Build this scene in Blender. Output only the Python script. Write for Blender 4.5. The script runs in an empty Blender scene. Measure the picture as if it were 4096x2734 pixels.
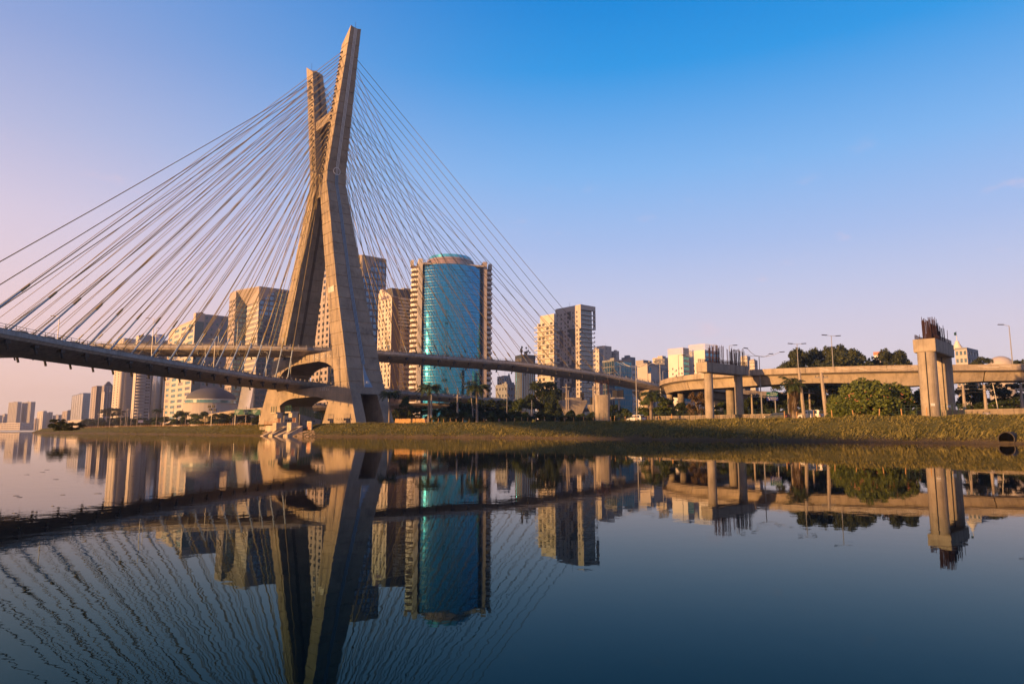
import bpy, bmesh, math, random
import numpy as np
from mathutils import Vector, Matrix, noise as mnoise
random.seed(7); RNG = np.random.default_rng(11)
sc = bpy.context.scene
COL = sc.collection
R = math.radians

# ------------------------------------------------------------------ camera
FPX = 2731.0; PITCH = math.atan(355.5 / FPX); CAMH = 1.5
cam_d = bpy.data.cameras.new('camera'); cam_d.sensor_width = 36.0
cam_d.lens = 36.0 * FPX / 4096.0; cam_d.clip_start = 0.1; cam_d.clip_end = 12000
cam = bpy.data.objects.new('camera', cam_d); COL.objects.link(cam)
cam.location = (0, 0, CAMH); cam.rotation_euler = (math.pi / 2 + PITCH, 0, 0)
sc.camera = cam

# ------------------------------------------------------------------ world, sun, exposure
SUN_A = R(36); SUN_EL = R(6.3)          # azimuth from -x towards -y; elevation
SUN = Vector((-math.cos(SUN_A) * math.cos(SUN_EL), -math.sin(SUN_A) * math.cos(SUN_EL), math.sin(SUN_EL)))
def s2l(c):
    return tuple(((v / 255) / 12.92 if v / 255 <= .04045 else ((v / 255 + .055) / 1.055) ** 2.4) for v in c)
world = bpy.data.worlds.new('World'); sc.world = world; world.use_nodes = True
wn, wl = world.node_tree.nodes, world.node_tree.links
wn.clear()
wo = wn.new('ShaderNodeOutputWorld'); bg = wn.new('ShaderNodeBackground'); bg.inputs[1].default_value = .372
tc = wn.new('ShaderNodeTexCoord'); sx = wn.new('ShaderNodeSeparateXYZ'); wl.new(tc.outputs['Generated'], sx.inputs[0])
def wramp(stops):
    r = wn.new('ShaderNodeValToRGB'); e = r.color_ramp.elements
    while len(e) < len(stops): e.new(.5)
    for el, (p, c) in zip(e, stops): el.position = p; el.color = (*s2l(c), 1)
    r.color_ramp.interpolation = 'B_SPLINE' if False else 'LINEAR'
    wl.new(sx.outputs[2], r.inputs[0]); return r
rampR = wramp([(0, (252, 226, 218)), (.06, (243, 224, 226)), (.136, (222, 213, 231)), (.2, (198, 205, 237)), (.26, (172, 195, 240)), (.36, (130, 184, 242)), (.485, (44, 154, 231)), (.57, (0, 134, 218)), (1, (4, 70, 150))])
rampL = wramp([(0, (255, 214, 190)), (.05, (255, 213, 196)), (.136, (244, 212, 214)), (.2, (232, 211, 223)), (.26, (220, 207, 227)), (.36, (182, 188, 224)), (.455, (146, 168, 219)), (.57, (104, 151, 216)), (1, (14, 78, 155))])
hv = wn.new('ShaderNodeCombineXYZ'); wl.new(sx.outputs[0], hv.inputs[0]); wl.new(sx.outputs[1], hv.inputs[1])
hn = wn.new('ShaderNodeVectorMath'); hn.operation = 'NORMALIZE'; wl.new(hv.outputs[0], hn.inputs[0])
dt = wn.new('ShaderNodeVectorMath'); dt.operation = 'DOT_PRODUCT'; wl.new(hn.outputs[0], dt.inputs[0])
dt.inputs[1].default_value = Vector((SUN.x, SUN.y, 0)).normalized()
mr = wn.new('ShaderNodeMapRange'); mr.interpolation_type = 'SMOOTHSTEP'; wl.new(dt.outputs['Value'], mr.inputs[0])
mr.inputs[1].default_value = -.72; mr.inputs[2].default_value = .12
mx = wn.new('ShaderNodeMix'); mx.data_type = 'RGBA'; wl.new(mr.outputs[0], mx.inputs[0])
wl.new(rampR.outputs[0], mx.inputs[6]); wl.new(rampL.outputs[0], mx.inputs[7])
sky = wn.new('ShaderNodeTexSky'); sky.sky_type = 'NISHITA'; sky.sun_disc = False
sky.sun_elevation = SUN_EL; sky.sun_rotation = math.atan2(SUN.x, SUN.y); sky.dust_density = 2.5
sm = wn.new('ShaderNodeVectorMath'); sm.operation = 'SCALE'; sm.inputs['Scale'].default_value = .1; wl.new(sky.outputs[0], sm.inputs[0])
m2 = wn.new('ShaderNodeMix'); m2.data_type = 'RGBA'; m2.inputs[0].default_value = .03
# a few faint pink cloud wisps low in the sky
cmap = wn.new('ShaderNodeMapping'); cmap.inputs['Scale'].default_value = (3.2, 3.2, 9.0); wl.new(tc.outputs['Generated'], cmap.inputs[0])
cn = wn.new('ShaderNodeTexNoise'); cn.inputs['Scale'].default_value = 3.1; cn.inputs['Detail'].default_value = 7; cn.inputs['Roughness'].default_value = .55; wl.new(cmap.outputs[0], cn.inputs['Vector'])
cr1 = wn.new('ShaderNodeMapRange'); cr1.interpolation_type = 'SMOOTHSTEP'; cr1.inputs[1].default_value = .60; cr1.inputs[2].default_value = .78; cr1.inputs[4].default_value = .55; wl.new(cn.outputs[0], cr1.inputs[0])
cb = wn.new('ShaderNodeValToRGB'); ce = cb.color_ramp.elements; ce.new(.5); ce.new(.6)
for el, (p, v) in zip(ce, [(.05, 0), (.16, 1), (.26, 1), (.38, 0)]): el.position = p; el.color = (v, v, v, 1)
wl.new(sx.outputs[2], cb.inputs[0]); cmul = wn.new('ShaderNodeMath'); cmul.operation = 'MULTIPLY'; wl.new(cr1.outputs[0], cmul.inputs[0]); wl.new(cb.outputs[0], cmul.inputs[1])
cmx = wn.new('ShaderNodeMix'); cmx.data_type = 'RGBA'; cmx.inputs[7].default_value = (*s2l((246, 208, 214)), 1); wl.new(cmul.outputs[0], cmx.inputs[0]); wl.new(mx.outputs[2], cmx.inputs[6])
wl.new(cmx.outputs[2], m2.inputs[6]); wl.new(sm.outputs[0], m2.inputs[7])
wl.new(m2.outputs[2], bg.inputs[0]); wl.new(bg.outputs[0], wo.inputs[0])

sun_d = bpy.data.lights.new('sun', 'SUN'); sun_d.energy = 5.0; sun_d.angle = R(.6); sun_d.color = (1.0, .51, .175)
sun = bpy.data.objects.new('sun', sun_d); COL.objects.link(sun)
sun.rotation_euler = (-SUN).to_track_quat('-Z', 'Y').to_euler(); sun.location = (-200, -150, 200)
sc.view_settings.view_transform = 'Standard'; sc.view_settings.look = 'None'
sc.view_settings.exposure = 1.46; sc.view_settings.gamma = 1; sc.view_settings.use_curve_mapping = False
cy = sc.cycles
cy.use_denoising = True; cy.max_bounces = 6; cy.diffuse_bounces = 2; cy.glossy_bounces = 4; cy.transmission_bounces = 4
cy.volume_bounces = 0; cy.caustics_reflective = True; cy.blur_glossy = .6; cy.caustics_refractive = False; cy.sample_clamp_indirect = 6

# ------------------------------------------------------------------ helpers
def ray(px, py):
    v = 1367.0 - py; cp, sp = math.cos(PITCH), math.sin(PITCH)
    return Vector((px - 2048.0, FPX * cp - v * sp, FPX * sp + v * cp))
def at(px, py, depth):                      # point on the sight line at a depth taken from what the thing stands on
    d = ray(px, py); k = depth / d.y
    return Vector((d.x * k, depth, d.z * k + CAMH))
def xat(px, depth):                         # sideways position at eye level
    return at(px, 1722.0, depth).x
class MB:
    def __init__(s): s.v = []; s.f = []; s.m = []
    def add(s, vs, fs, mi=0):
        o = len(s.v); s.v += [tuple(p) for p in vs]
        for f in fs: s.f.append(tuple(i + o for i in f)); s.m.append(mi)
        return s
    def box(s, x0, x1, y0, y1, z0, z1, mi=0):
        return s.add([(x0, y0, z0), (x1, y0, z0), (x1, y1, z0), (x0, y1, z0), (x0, y0, z1), (x1, y0, z1), (x1, y1, z1), (x0, y1, z1)],
                     [(0, 3, 2, 1), (4, 5, 6, 7), (0, 1, 5, 4), (1, 2, 6, 5), (2, 3, 7, 6), (3, 0, 4, 7)], mi)
    def bar(s, p, q, wx, wy=None, up=(0, 0, 1), mi=0):      # rectangular bar from p to q
        p, q = Vector(p), Vector(q); wy = wy or wx; d = (q - p).normalized(); up = Vector(up)
        a = d.cross(up)
        if a.length < 1e-4: a = d.cross(Vector((1, 0, 0)))
        a.normalize(); b = a.cross(d).normalized(); a *= wx / 2; b *= wy / 2
        return s.add([p - a - b, p + a - b, p + a + b, p - a + b, q - a - b, q + a - b, q + a + b, q - a + b],
                     [(0, 3, 2, 1), (4, 5, 6, 7), (0, 1, 5, 4), (1, 2, 6, 5), (2, 3, 7, 6), (3, 0, 4, 7)], mi)
    def loft(s, rings, cap0=True, cap1=True, mi=0):
        n = len(rings[0]); o = len(s.v)
        for r in rings: s.v += [tuple(p) for p in r]
        for k in range(len(rings) - 1):
            for i in range(n):
                j = (i + 1) % n
                s.f.append((o + k * n + i, o + k * n + j, o + (k + 1) * n + j, o + (k + 1) * n + i)); s.m.append(mi)
        if cap0: s.f.append(tuple(o + i for i in reversed(range(n)))); s.m.append(mi)
        if cap1: s.f.append(tuple(o + (len(rings) - 1) * n + i for i in range(n))); s.m.append(mi)
        return s
    def tube(s, pts, rad, n=6, mi=0):
        pts = [Vector(p) for p in pts]; rings = []
        rads = rad if isinstance(rad, (list, tuple)) else [rad] * len(pts)
        ref = None
        for i, p in enumerate(pts):
            d = (pts[min(i + 1, len(pts) - 1)] - pts[max(i - 1, 0)]).normalized()
            if ref is None: ref = d.orthogonal().normalized()
            a = (ref - d * ref.dot(d)).normalized(); b = d.cross(a); ref = a
            rings.append([p + (a * math.cos(t) + b * math.sin(t)) * rads[i] for t in (2 * math.pi * k / n for k in range(n))])
        return s.loft(rings, mi=mi)
    def lathe(s, prof, n=12, c=(0, 0), mi=0):
        return s.loft([[(c[0] + r * math.cos(2 * math.pi * k / n), c[1] + r * math.sin(2 * math.pi * k / n), z) for k in range(n)] for r, z in prof], mi=mi)
    def prism(s, poly, z0, z1, mi=0):
        return s.loft([[(x, y, z0) for x, y in poly], [(x, y, z1) for x, y in poly]], mi=mi)
    def mesh(s, name, mats, smooth=False):
        me = bpy.data.meshes.new(name); me.from_pydata(s.v, [], s.f)
        mats = mats if isinstance(mats, (list, tuple)) else [mats]
        for m in mats: me.materials.append(m)
        if len(mats) > 1: me.polygons.foreach_set('material_index', s.m)
        if smooth: me.polygons.foreach_set('use_smooth', [True] * len(me.polygons))
        bm = bmesh.new(); bm.from_mesh(me); bmesh.ops.recalc_face_normals(bm, faces=bm.faces); bm.to_mesh(me); bm.free()
        me.update(); return me
    def build(s, name, mats, parent=None, smooth=False, loc=None, rz=0):
        return place(name, s.mesh(name, mats, smooth), parent, loc, rz)
def place(name, me, parent=None, loc=None, rz=0, scale=None):
    o = bpy.data.objects.new(name, me); COL.objects.link(o)
    if parent: o.parent = parent
    if loc is not None: o.location = loc
    if rz: o.rotation_euler.z = rz
    if scale is not None: o.scale = scale
    return o
def tag(o, label=None, cat=None, group=None, kind=None):
    if label: o['label'] = label
    if cat: o['category'] = cat
    if group: o['group'] = group
    if kind: o['kind'] = kind
    return o
def thing(name, label, cat, loc=(0, 0, 0), rz=0, group=None):
    o = bpy.data.objects.new(name, None); COL.objects.link(o); o.location = loc; o.rotation_euler.z = rz
    o.empty_display_size = .5
    return tag(o, label, cat, group)
def copy_tree(o, parent=None):
    c = o.copy(); COL.objects.link(c); c.parent = parent
    for ch in o.children: copy_tree(ch, c)
    return c

# ------------------------------------------------------------------ materials
MATS = {}
ALB = .68            # overall scale on base colours
def new_mat(name):
    m = bpy.data.materials.new(name); m.use_nodes = True
    n = m.node_tree.nodes; l = m.node_tree.links; return m, n, l, n['Principled BSDF']
def plain(name, col, rough=.6, metal=0.0, var=.12, scale=1.5, spec=.5):
    if name in MATS: return MATS[name]
    col = tuple(c * ALB for c in col)
    m, n, l, b = new_mat(name)
    b.inputs['Roughness'].default_value = rough; b.inputs['Metallic'].default_value = metal; b.inputs['Specular IOR Level'].default_value = spec
    t = n.new('ShaderNodeTexCoord'); z = n.new('ShaderNodeTexNoise'); z.inputs['Scale'].default_value = scale; z.inputs['Detail'].default_value = 4
    l.new(t.outputs['Object'], z.inputs['Vector'])
    x = n.new('ShaderNodeMix'); x.data_type = 'RGBA'
    x.inputs[6].default_value = (*[c * (1 - var) for c in col], 1); x.inputs[7].default_value = (*[min(1, c * (1 + var)) for c in col], 1)
    l.new(z.outputs[0], x.inputs[0]); l.new(x.outputs[2], b.inputs['Base Color'])
    MATS[name] = m; return m
def concrete(name, col, stain=(.5), lift=0.0, seam=0.0, scale=.25, rough=.85, streak=1.0, soot=0.0):
    """cast concrete: blotches, vertical rain streaks, darker pour bands"""
    if name in MATS: return MATS[name]
    col = tuple(c * ALB for c in col)
    m, n, l, b = new_mat(name); b.inputs['Roughness'].default_value = rough; b.inputs['Specular IOR Level'].default_value = .25
    t = n.new('ShaderNodeTexCoord')
    def nz(sc3, detail=5, s=1.0):
        mp = n.new('ShaderNodeMapping'); mp.inputs['Scale'].default_value = sc3; l.new(t.outputs['Object'], mp.inputs[0])
        z = n.new('ShaderNodeTexNoise'); z.inputs['Scale'].default_value = s; z.inputs['Detail'].default_value = detail; z.inputs['Roughness'].default_value = .65
        l.new(mp.outputs[0], z.inputs['Vector']); return z
    a = nz((scale,) * 3); c2 = nz((1.3, 1.3, .12)); f = nz((3, 3, 3), 6)
    def ramp(src, p0, p1):
        r = n.new('ShaderNodeMapRange'); r.inputs[1].default_value = p0; r.inputs[2].default_value = p1; l.new(src.outputs[0], r.inputs[0]); return r
    ra = ramp(a, .35, .68); rb = ramp(c2, .48, .72); rf = ramp(f, .3, .7)
    base = n.new('ShaderNodeMix'); base.data_type = 'RGBA'
    base.inputs[6].default_value = (*[c * (1 - .28 * stain) for c in col], 1); base.inputs[7].default_value = (*[min(1, c * (1 + .12 * stain)) for c in col], 1)
    l.new(ra.outputs[0], base.inputs[0])
    st = n.new('ShaderNodeMix'); st.data_type = 'RGBA'; st.blend_type = 'MULTIPLY'
    st.inputs[7].default_value = (1 - .55 * stain * streak, 1 - .57 * stain * streak, 1 - .58 * stain * streak, 1)
    l.new(rb.outputs[0], st.inputs[0]); l.new(base.outputs[2], st.inputs[6])
    fn = n.new('ShaderNodeMix'); fn.data_type = 'RGBA'; fn.blend_type = 'MULTIPLY'; fn.inputs[7].default_value = (.86, .86, .86, 1)
    l.new(rf.outputs[0], fn.inputs[0]); l.new(st.outputs[2], fn.inputs[6])
    out = fn
    if soot:
        so = nz((.10, .10, .16), 6); rs = ramp(so, .52, .64); so2 = nz((.7, .7, .25), 5); rs2 = ramp(so2, .35, .6)
        mm = n.new('ShaderNodeMath'); mm.operation = 'MULTIPLY'; l.new(rs.outputs[0], mm.inputs[0]); l.new(rs2.outputs[0], mm.inputs[1])
        out = n.new('ShaderNodeMix'); out.data_type = 'RGBA'; out.blend_type = 'MULTIPLY'; out.inputs[7].default_value = (1 - soot, 1 - soot * .98, 1 - soot * .95, 1); l.new(mm.outputs[0], out.inputs[0]); l.new(fn.outputs[2], out.inputs[6])
    l.new(out.outputs[2], b.inputs['Base Color'])
    bp = n.new('ShaderNodeBump'); bp.inputs['Strength'].default_value = .25; bp.inputs['Distance'].default_value = .08
    l.new(f.outputs[0], bp.inputs['Height']); l.new(bp.outputs[0], b.inputs['Normal'])
    MATS[name] = m; return m
def glass(name, col, rough=.06, metal=.0, spec=1.0, ior=1.9, bump=0.0, bscale=.2):
    """facade glass seen from outside: dark tint under a mirror coat"""
    if name in MATS: return MATS[name]
    m, n, l, b = new_mat(name); b.inputs['Base Color'].default_value = (*col, 1); b.inputs['Roughness'].default_value = rough
    b.inputs['Metallic'].default_value = metal; b.inputs['IOR'].default_value = ior
    t = n.new('ShaderNodeTexCoord'); g = n.new('ShaderNodeNewGeometry')
    z = n.new('ShaderNodeTexNoise'); z.inputs['Scale'].default_value = .35; l.new(g.outputs['Position'], z.inputs['Vector'])
    x = n.new('ShaderNodeMix'); x.data_type = 'RGBA'; x.inputs[6].default_value = (*[c * .7 for c in col], 1); x.inputs[7].default_value = (*[min(1, c * 1.25) for c in col], 1)
    l.new(z.outputs[0], x.inputs[0]); l.new(x.outputs[2], b.inputs['Base Color'])
    if bump:
        z2 = n.new('ShaderNodeTexNoise'); z2.inputs['Scale'].default_value = bscale; z2.inputs['Detail'].default_value = 2; l.new(g.outputs['Position'], z2.inputs['Vector'])
        bp = n.new('ShaderNodeBump'); bp.inputs['Strength'].default_value = bump; bp.inputs['Distance'].default_value = .5
        l.new(z2.outputs[0], bp.inputs['Height']); l.new(bp.outputs[0], b.inputs['Normal'])
    MATS[name] = m; return m
M_CON = concrete('tower_concrete', (.395, .325, .245), .8, streak=.5, scale=.16, soot=.45)
M_DECK = concrete('deck_concrete', (.40, .355, .31), .8, scale=.4)
M_DECKD = concrete('deck_underside', (.72, .62, .54), .9, scale=.5)  # paler than the deck concrete, standing in for light bounced off the water
M_VIA = concrete('viaduct_concrete', (.45, .375, .29), .75, scale=.3)
M_PIER = concrete('pier_concrete', (.40, .345, .28), .8, scale=.5)
M_STEEL = plain('galvanised_steel', (.42, .42, .42), .45, .4)
M_DARK = plain('black_steel', (.02, .02, .022), .6)
M_YEL = plain('yellow_cable_sheath', (.27, .195, .055), .45, 0, .15, .2)
M_TUBE = plain('pale_blue_tube', (.36, .44, .50), .4, .2)
M_RUST = plain('rusty_rebar', (.055, .022, .018), .8, .2, .4, 4)
M_WOOD = plain('stake_wood', (.44, .25, .09), .8, 0, .3, 6)
M_ASPH = plain('asphalt', (.05, .05, .052), .9)
M_WHITE = plain('white_paint', (.72, .72, .70), .45)

# ------------------------------------------------------------------ tower frame (local x along the river, y across it)
TC = Vector((-66.25, 235.8, 0)); TA = R(-49.57)
TU = Vector((math.cos(TA), math.sin(TA), 0)); TW = Vector((-TU.y, TU.x, 0))
def uw(u, w, z=0): return TC + TU * u + TW * w + Vector((0, 0, z))
def lerp(x, xs, ys): return float(np.interp(x, xs, ys))

# ------------------------------------------------------------------ river, banks, ground
WATERLINE = [(190, -95), (122, -3), (88, 41), (56, 83), (27, 119), (3, 146), (-22, 165), (-49, 181), (-75, 207), (-110, 249), (-163, 309), (-230, 380), (-310, 468), (-392, 562), (-440, 650), (-455, 760), (-440, 900), (-400, 1100)]
def resample(pts, step):
    P = [Vector((*p, 0)) for p in pts]; out = []
    # Catmull-Rom
    for i in range(len(P) - 1):
        p0, p1, p2, p3 = P[max(i - 1, 0)], P[i], P[i + 1], P[min(i + 2, len(P) - 1)]
        n = max(1, int((p2 - p1).length / step))
        for k in range(n):
            t = k / n
            out.append(.5 * ((2 * p1) + (p2 - p0) * t + (2 * p0 - 5 * p1 + 4 * p2 - p3) * t * t + (3 * p1 - p0 - 3 * p2 + p3) * t ** 3))
    out.append(P[-1]); return out
WL = resample(WATERLINE, 1.5)
GZ = 3.45
def normals2(P):
    N = []
    for i in range(len(P)):
        d = (P[min(i + 1, len(P) - 1)] - P[max(i - 1, 0)]).normalized(); N.append(Vector((d.y, -d.x, 0)))
    return N
WN = normals2(WL)
PROF = [(-2.5, -1.0), (-.4, -.12), (.0, .05), (.6, .42), (1.4, .75), (2.6, 1.25), (4.2, 1.95), (6.0, 2.65), (7.6, 3.12), (9.2, 3.40), (11.0, GZ + .02), (14.0, GZ)]
def bank_point(i, d):
    z = lerp(d, [p[0] for p in PROF], [p[1] for p in PROF]); p = WL[i] + WN[i] * d
    wob = mnoise.noise((p.x * .12, p.y * .12, 0)); k = max(0, min(1, d / 3)) * max(0, min(1, (13.5 - d) / 4))
    z += k * (.28 * wob + .16 * mnoise.noise((p.x * .5, p.y * .5, 3)))
    if d < 3: z += .12 * mnoise.noise((p.x * .9, p.y * .9, 9))
    sh = .5 * mnoise.noise((p.x * .25, p.y * .25, 5)) * max(0, 1 - abs(d) / 5)
    p = p + WN[i] * sh; return Vector((p.x, p.y, z))
mb = MB(); rows = len(PROF); dd = []
for a, b in zip(PROF[:-1], PROF[1:]): dd += [a[0], (a[0] + b[0]) / 2]
dd.append(PROF[-1][0])
grid = [[bank_point(i, d) for d in dd] for i in range(len(WL))]
nr = len(dd)
mb.v = [tuple(p) for row in grid for p in row]
mb.f = [(i * nr + j, (i + 1) * nr + j, (i + 1) * nr + j + 1, i * nr + j + 1) for i in range(len(WL) - 1) for j in range(nr - 1)]; mb.m = [0] * len(mb.f)
def bank_mat():
    m, n, l, b = new_mat('bank_soil_and_turf'); b.inputs['Roughness'].default_value = .95; b.inputs['Specular IOR Level'].default_value = .1
    g = n.new('ShaderNodeNewGeometry'); sp = n.new('ShaderNodeSeparateXYZ'); l.new(g.outputs['Position'], sp.inputs[0])
    def nz(s, d=5):
        z = n.new('ShaderNodeTexNoise'); z.inputs['Scale'].default_value = s; z.inputs['Detail'].default_value = d; z.inputs['Roughness'].default_value = .7; l.new(g.outputs['Position'], z.inputs['Vector']); return z
    a, c, d = nz(.35), nz(2.2), nz(.12, 3)
    add = n.new('ShaderNodeMath'); add.operation = 'MULTIPLY_ADD'; l.new(a.outputs[0], add.inputs[0]); add.inputs[1].default_value = 2.2; l.new(sp.outputs[2], add.inputs[2])
    r = n.new('ShaderNodeValToRGB'); e = r.color_ramp.elements
    for _ in range(3): e.new(.5)
    mr = n.new('ShaderNodeMapRange'); mr.inputs[1].default_value = .6; mr.inputs[2].default_value = 4.8; l.new(add.outputs[0], mr.inputs[0]); l.new(mr.outputs[0], r.inputs[0])
    for el, (p, col) in zip(e, [(0, (.11, .085, .055)), (.22, (.17, .125, .072)), (.36, (.10, .105, .034)), (.68, (.17, .155, .05)), (1, (.15, .16, .045))]): el.position = p; el.color = (*[c_ * ALB for c_ in col], 1)
    x = n.new('ShaderNodeMix'); x.data_type = 'RGBA'; x.blend_type = 'MULTIPLY'; x.inputs[7].default_value = (.45, .5, .42, 1); l.new(c.outputs[0], x.inputs[0]); l.new(r.outputs[0], x.inputs[6])
    l.new(x.outputs[2], b.inputs['Base Color'])
    bp = n.new('ShaderNodeBump'); bp.inputs['Strength'].default_value = .9; bp.inputs['Distance'].default_value = .3; l.new(c.outputs[0], bp.inputs['Height']); l.new(bp.outputs[0], b.inputs['Normal'])
    return m
M_BANK = bank_mat()
tag(mb.build('river_bank', M_BANK, smooth=True), kind='structure')

# inland ground: one sheet from the bank crest to the horizon
gm = MB()
crest = [WL[i] + WN[i] * 13.5 for i in range(0, len(WL), 6)]
ring = [(p.x, p.y, GZ - .03) for p in crest] + [(-400, 1420, GZ - .03), (-2600, 1420, GZ - .03), (-6000, 5000, GZ - .03), (0, 9000, GZ - .03), (6000, 5000, GZ - .03), (4000, -400, GZ - .03), (300, -400, GZ - .03)]
bm = bmesh.new(); vs = [bm.verts.new(p) for p in ring]; es = [bm.edges.new((vs[i], vs[(i + 1) % len(vs)])) for i in range(len(vs))]
bmesh.ops.triangle_fill(bm, edges=es, use_beauty=True, use_dissolve=False)
me = bpy.data.meshes.new('ground'); bm.to_mesh(me); bm.free()
me.materials.append(plain('dry_ground', (.09, .085, .05), .95, 0, .35, .08)); tag(place('ground', me), kind='structure')
# this shore, behind the camera
mb = MB(); mb.box(-3000, 500, -420, -9, -.3, .6); tag(mb.build('near_shore', M_BANK), kind='structure')

def water_mat():
    m, n, l, b = new_mat('river_water'); b.inputs['Base Color'].default_value = (.002, .007, .011, 1); b.inputs['Roughness'].default_value = .012
    b.inputs['IOR'].default_value = 1.26; b.inputs['Specular IOR Level'].default_value = .5
    g = n.new('ShaderNodeNewGeometry')
    def nz(scale3, s, d):
        mp = n.new('ShaderNodeMapping'); mp.inputs['Scale'].default_value = scale3; l.new(g.outputs['Position'], mp.inputs[0])
        z = n.new('ShaderNodeTexNoise'); z.inputs['Scale'].default_value = s; z.inputs['Detail'].default_value = d; l.new(mp.outputs[0], z.inputs['Vector']); return z
    a = nz((1, 1, 1), 2.6, 3); c = nz((1, 1, 1), .28, 2); patch = nz((1, 1, 1), .05, 2)
    mrp = n.new('ShaderNodeMapRange'); mrp.inputs[1].default_value = .42; mrp.inputs[2].default_value = .62; mrp.inputs[3].default_value = .35; mrp.inputs[4].default_value = 1.0; l.new(patch.outputs[0], mrp.inputs[0])
    # calmer to the right of the camera, a faint breeze to the left
    sp = n.new('ShaderNodeSeparateXYZ'); l.new(g.outputs['Position'], sp.inputs[0])
    ml = n.new('ShaderNodeMapRange'); ml.inputs[1].default_value = -12; ml.inputs[2].default_value = 8; ml.inputs[3].default_value = 1.0; ml.inputs[4].default_value = .3; l.new(sp.outputs[0], ml.inputs[0])
    m1 = n.new('ShaderNodeMath'); m1.operation = 'MULTIPLY'; l.new(a.outputs[0], m1.inputs[0]); l.new(mrp.outputs[0], m1.inputs[1])
    m2 = n.new('ShaderNodeMath'); m2.operation = 'MULTIPLY'; l.new(m1.outputs[0], m2.inputs[0]); l.new(ml.outputs[0], m2.inputs[1])
    ad = n.new('ShaderNodeMath'); ad.operation = 'MULTIPLY_ADD'; l.new(c.outputs[0], ad.inputs[0]); ad.inputs[1].default_value = .8; l.new(m2.outputs[0], ad.inputs[2])
    bp = n.new('ShaderNodeBump'); bp.inputs['Strength'].default_value = 1.0; bp.inputs['Distance'].default_value = .0036
    l.new(ad.outputs[0], bp.inputs['Height'])
    df = n.new('ShaderNodeBsdfDiffuse'); df.inputs[0].default_value = (.0005, .004, .008, 1)
    gl = n.new('ShaderNodeBsdfGlossy'); gl.inputs[0].default_value = (.90, .96, 1, 1); gl.inputs['Roughness'].default_value = .012
    fr = n.new('ShaderNodeFresnel'); fr.inputs[0].default_value = 1.24; ms = n.new('ShaderNodeMixShader')
    tm = n.new('ShaderNodeMapRange'); tm.inputs[2].default_value = .55; l.new(fr.outputs[0], tm.inputs[0]); tx = n.new('ShaderNodeMix'); tx.data_type = 'RGBA'; tx.inputs[6].default_value = (.22, .84, 1, 1); tx.inputs[7].default_value = (1, .98, .95, 1); l.new(tm.outputs[0], tx.inputs[0]); l.new(tx.outputs[2], gl.inputs[0])   # steep reflections tinted blue, standing in for light from the water body
    for nd in (df, gl, fr): l.new(bp.outputs[0], nd.inputs['Normal'])
    pw = n.new('ShaderNodeMath'); pw.operation = 'POWER'; pw.inputs[1].default_value = 1.25; l.new(fr.outputs[0], pw.inputs[0]); l.new(pw.outputs[0], ms.inputs[0]); l.new(df.outputs[0], ms.inputs[1]); l.new(gl.outputs[0], ms.inputs[2]); l.new(ms.outputs[0], n['Material Output'].inputs[0])
    return m
mb = MB(); mb.add([(-3000, -400, 0), (3000, -400, 0), (3000, 1440, 0), (-3000, 1440, 0)], [(0, 1, 2, 3)])
tag(mb.build('river', water_mat()), kind='structure')

# ------------------------------------------------------------------ cable-stayed bridge
ZK = [3.7, 9.96, 16, 50, 78, 87, 92, 141]
UO = [39.2, 36.0, 32.9, 19.8, 10.6, 7.3, 7.1, 18.35]
UI = [16.3, 19.3, 23.4, 12.6, 4.2, 1.6, 1.9, 13.0]
def Uo(z): return lerp(z, ZK, UO)
def Ui(z): return lerp(z, ZK, UI)
def Wh(z): return lerp(z, [3, 86, 141], [6.44, 3.69, 1.92])
bridge = thing('cable_stayed_bridge', 'concrete cable-stayed bridge with X-shaped tower, two curved decks and yellow cables', 'bridge', TC, TA)
tower = MB()
def leg_ring(s, z, w0=-1.0, w1=1.0, u0=None, u1=None, inset=0.0):
    a = (Ui(z) if u0 is None else u0) + inset; b = (Uo(z) if u1 is None else u1) - inset; h = Wh(z) - inset
    return [(s * a, w0 * h, z), (s * b, w0 * h, z), (s * b, w1 * h, z), (s * a, w1 * h, z)]
zs = []
z = 12.68
lift = 3.95
while z < 135.5:
    zs += [(z, 0), (z + .10, 0)]; nz_ = min(z + lift, 136.3)
    for zk in (16, 50, 78, 87, 92):
        if z + .3 < zk < nz_ - .3: zs.append((zk, 0))
    zs += [(nz_ - .30, 0), (nz_ - .26, .16), (nz_ - .05, .16)] if nz_ < 136.2 else []
    z = nz_ - .02 if nz_ >= 136.2 else nz_
zs = sorted(set(zs)); zs2 = []
for q in zs:
    if zs2 and q[0] - zs2[-1][0] < .015: continue
    zs2.append(q)
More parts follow.
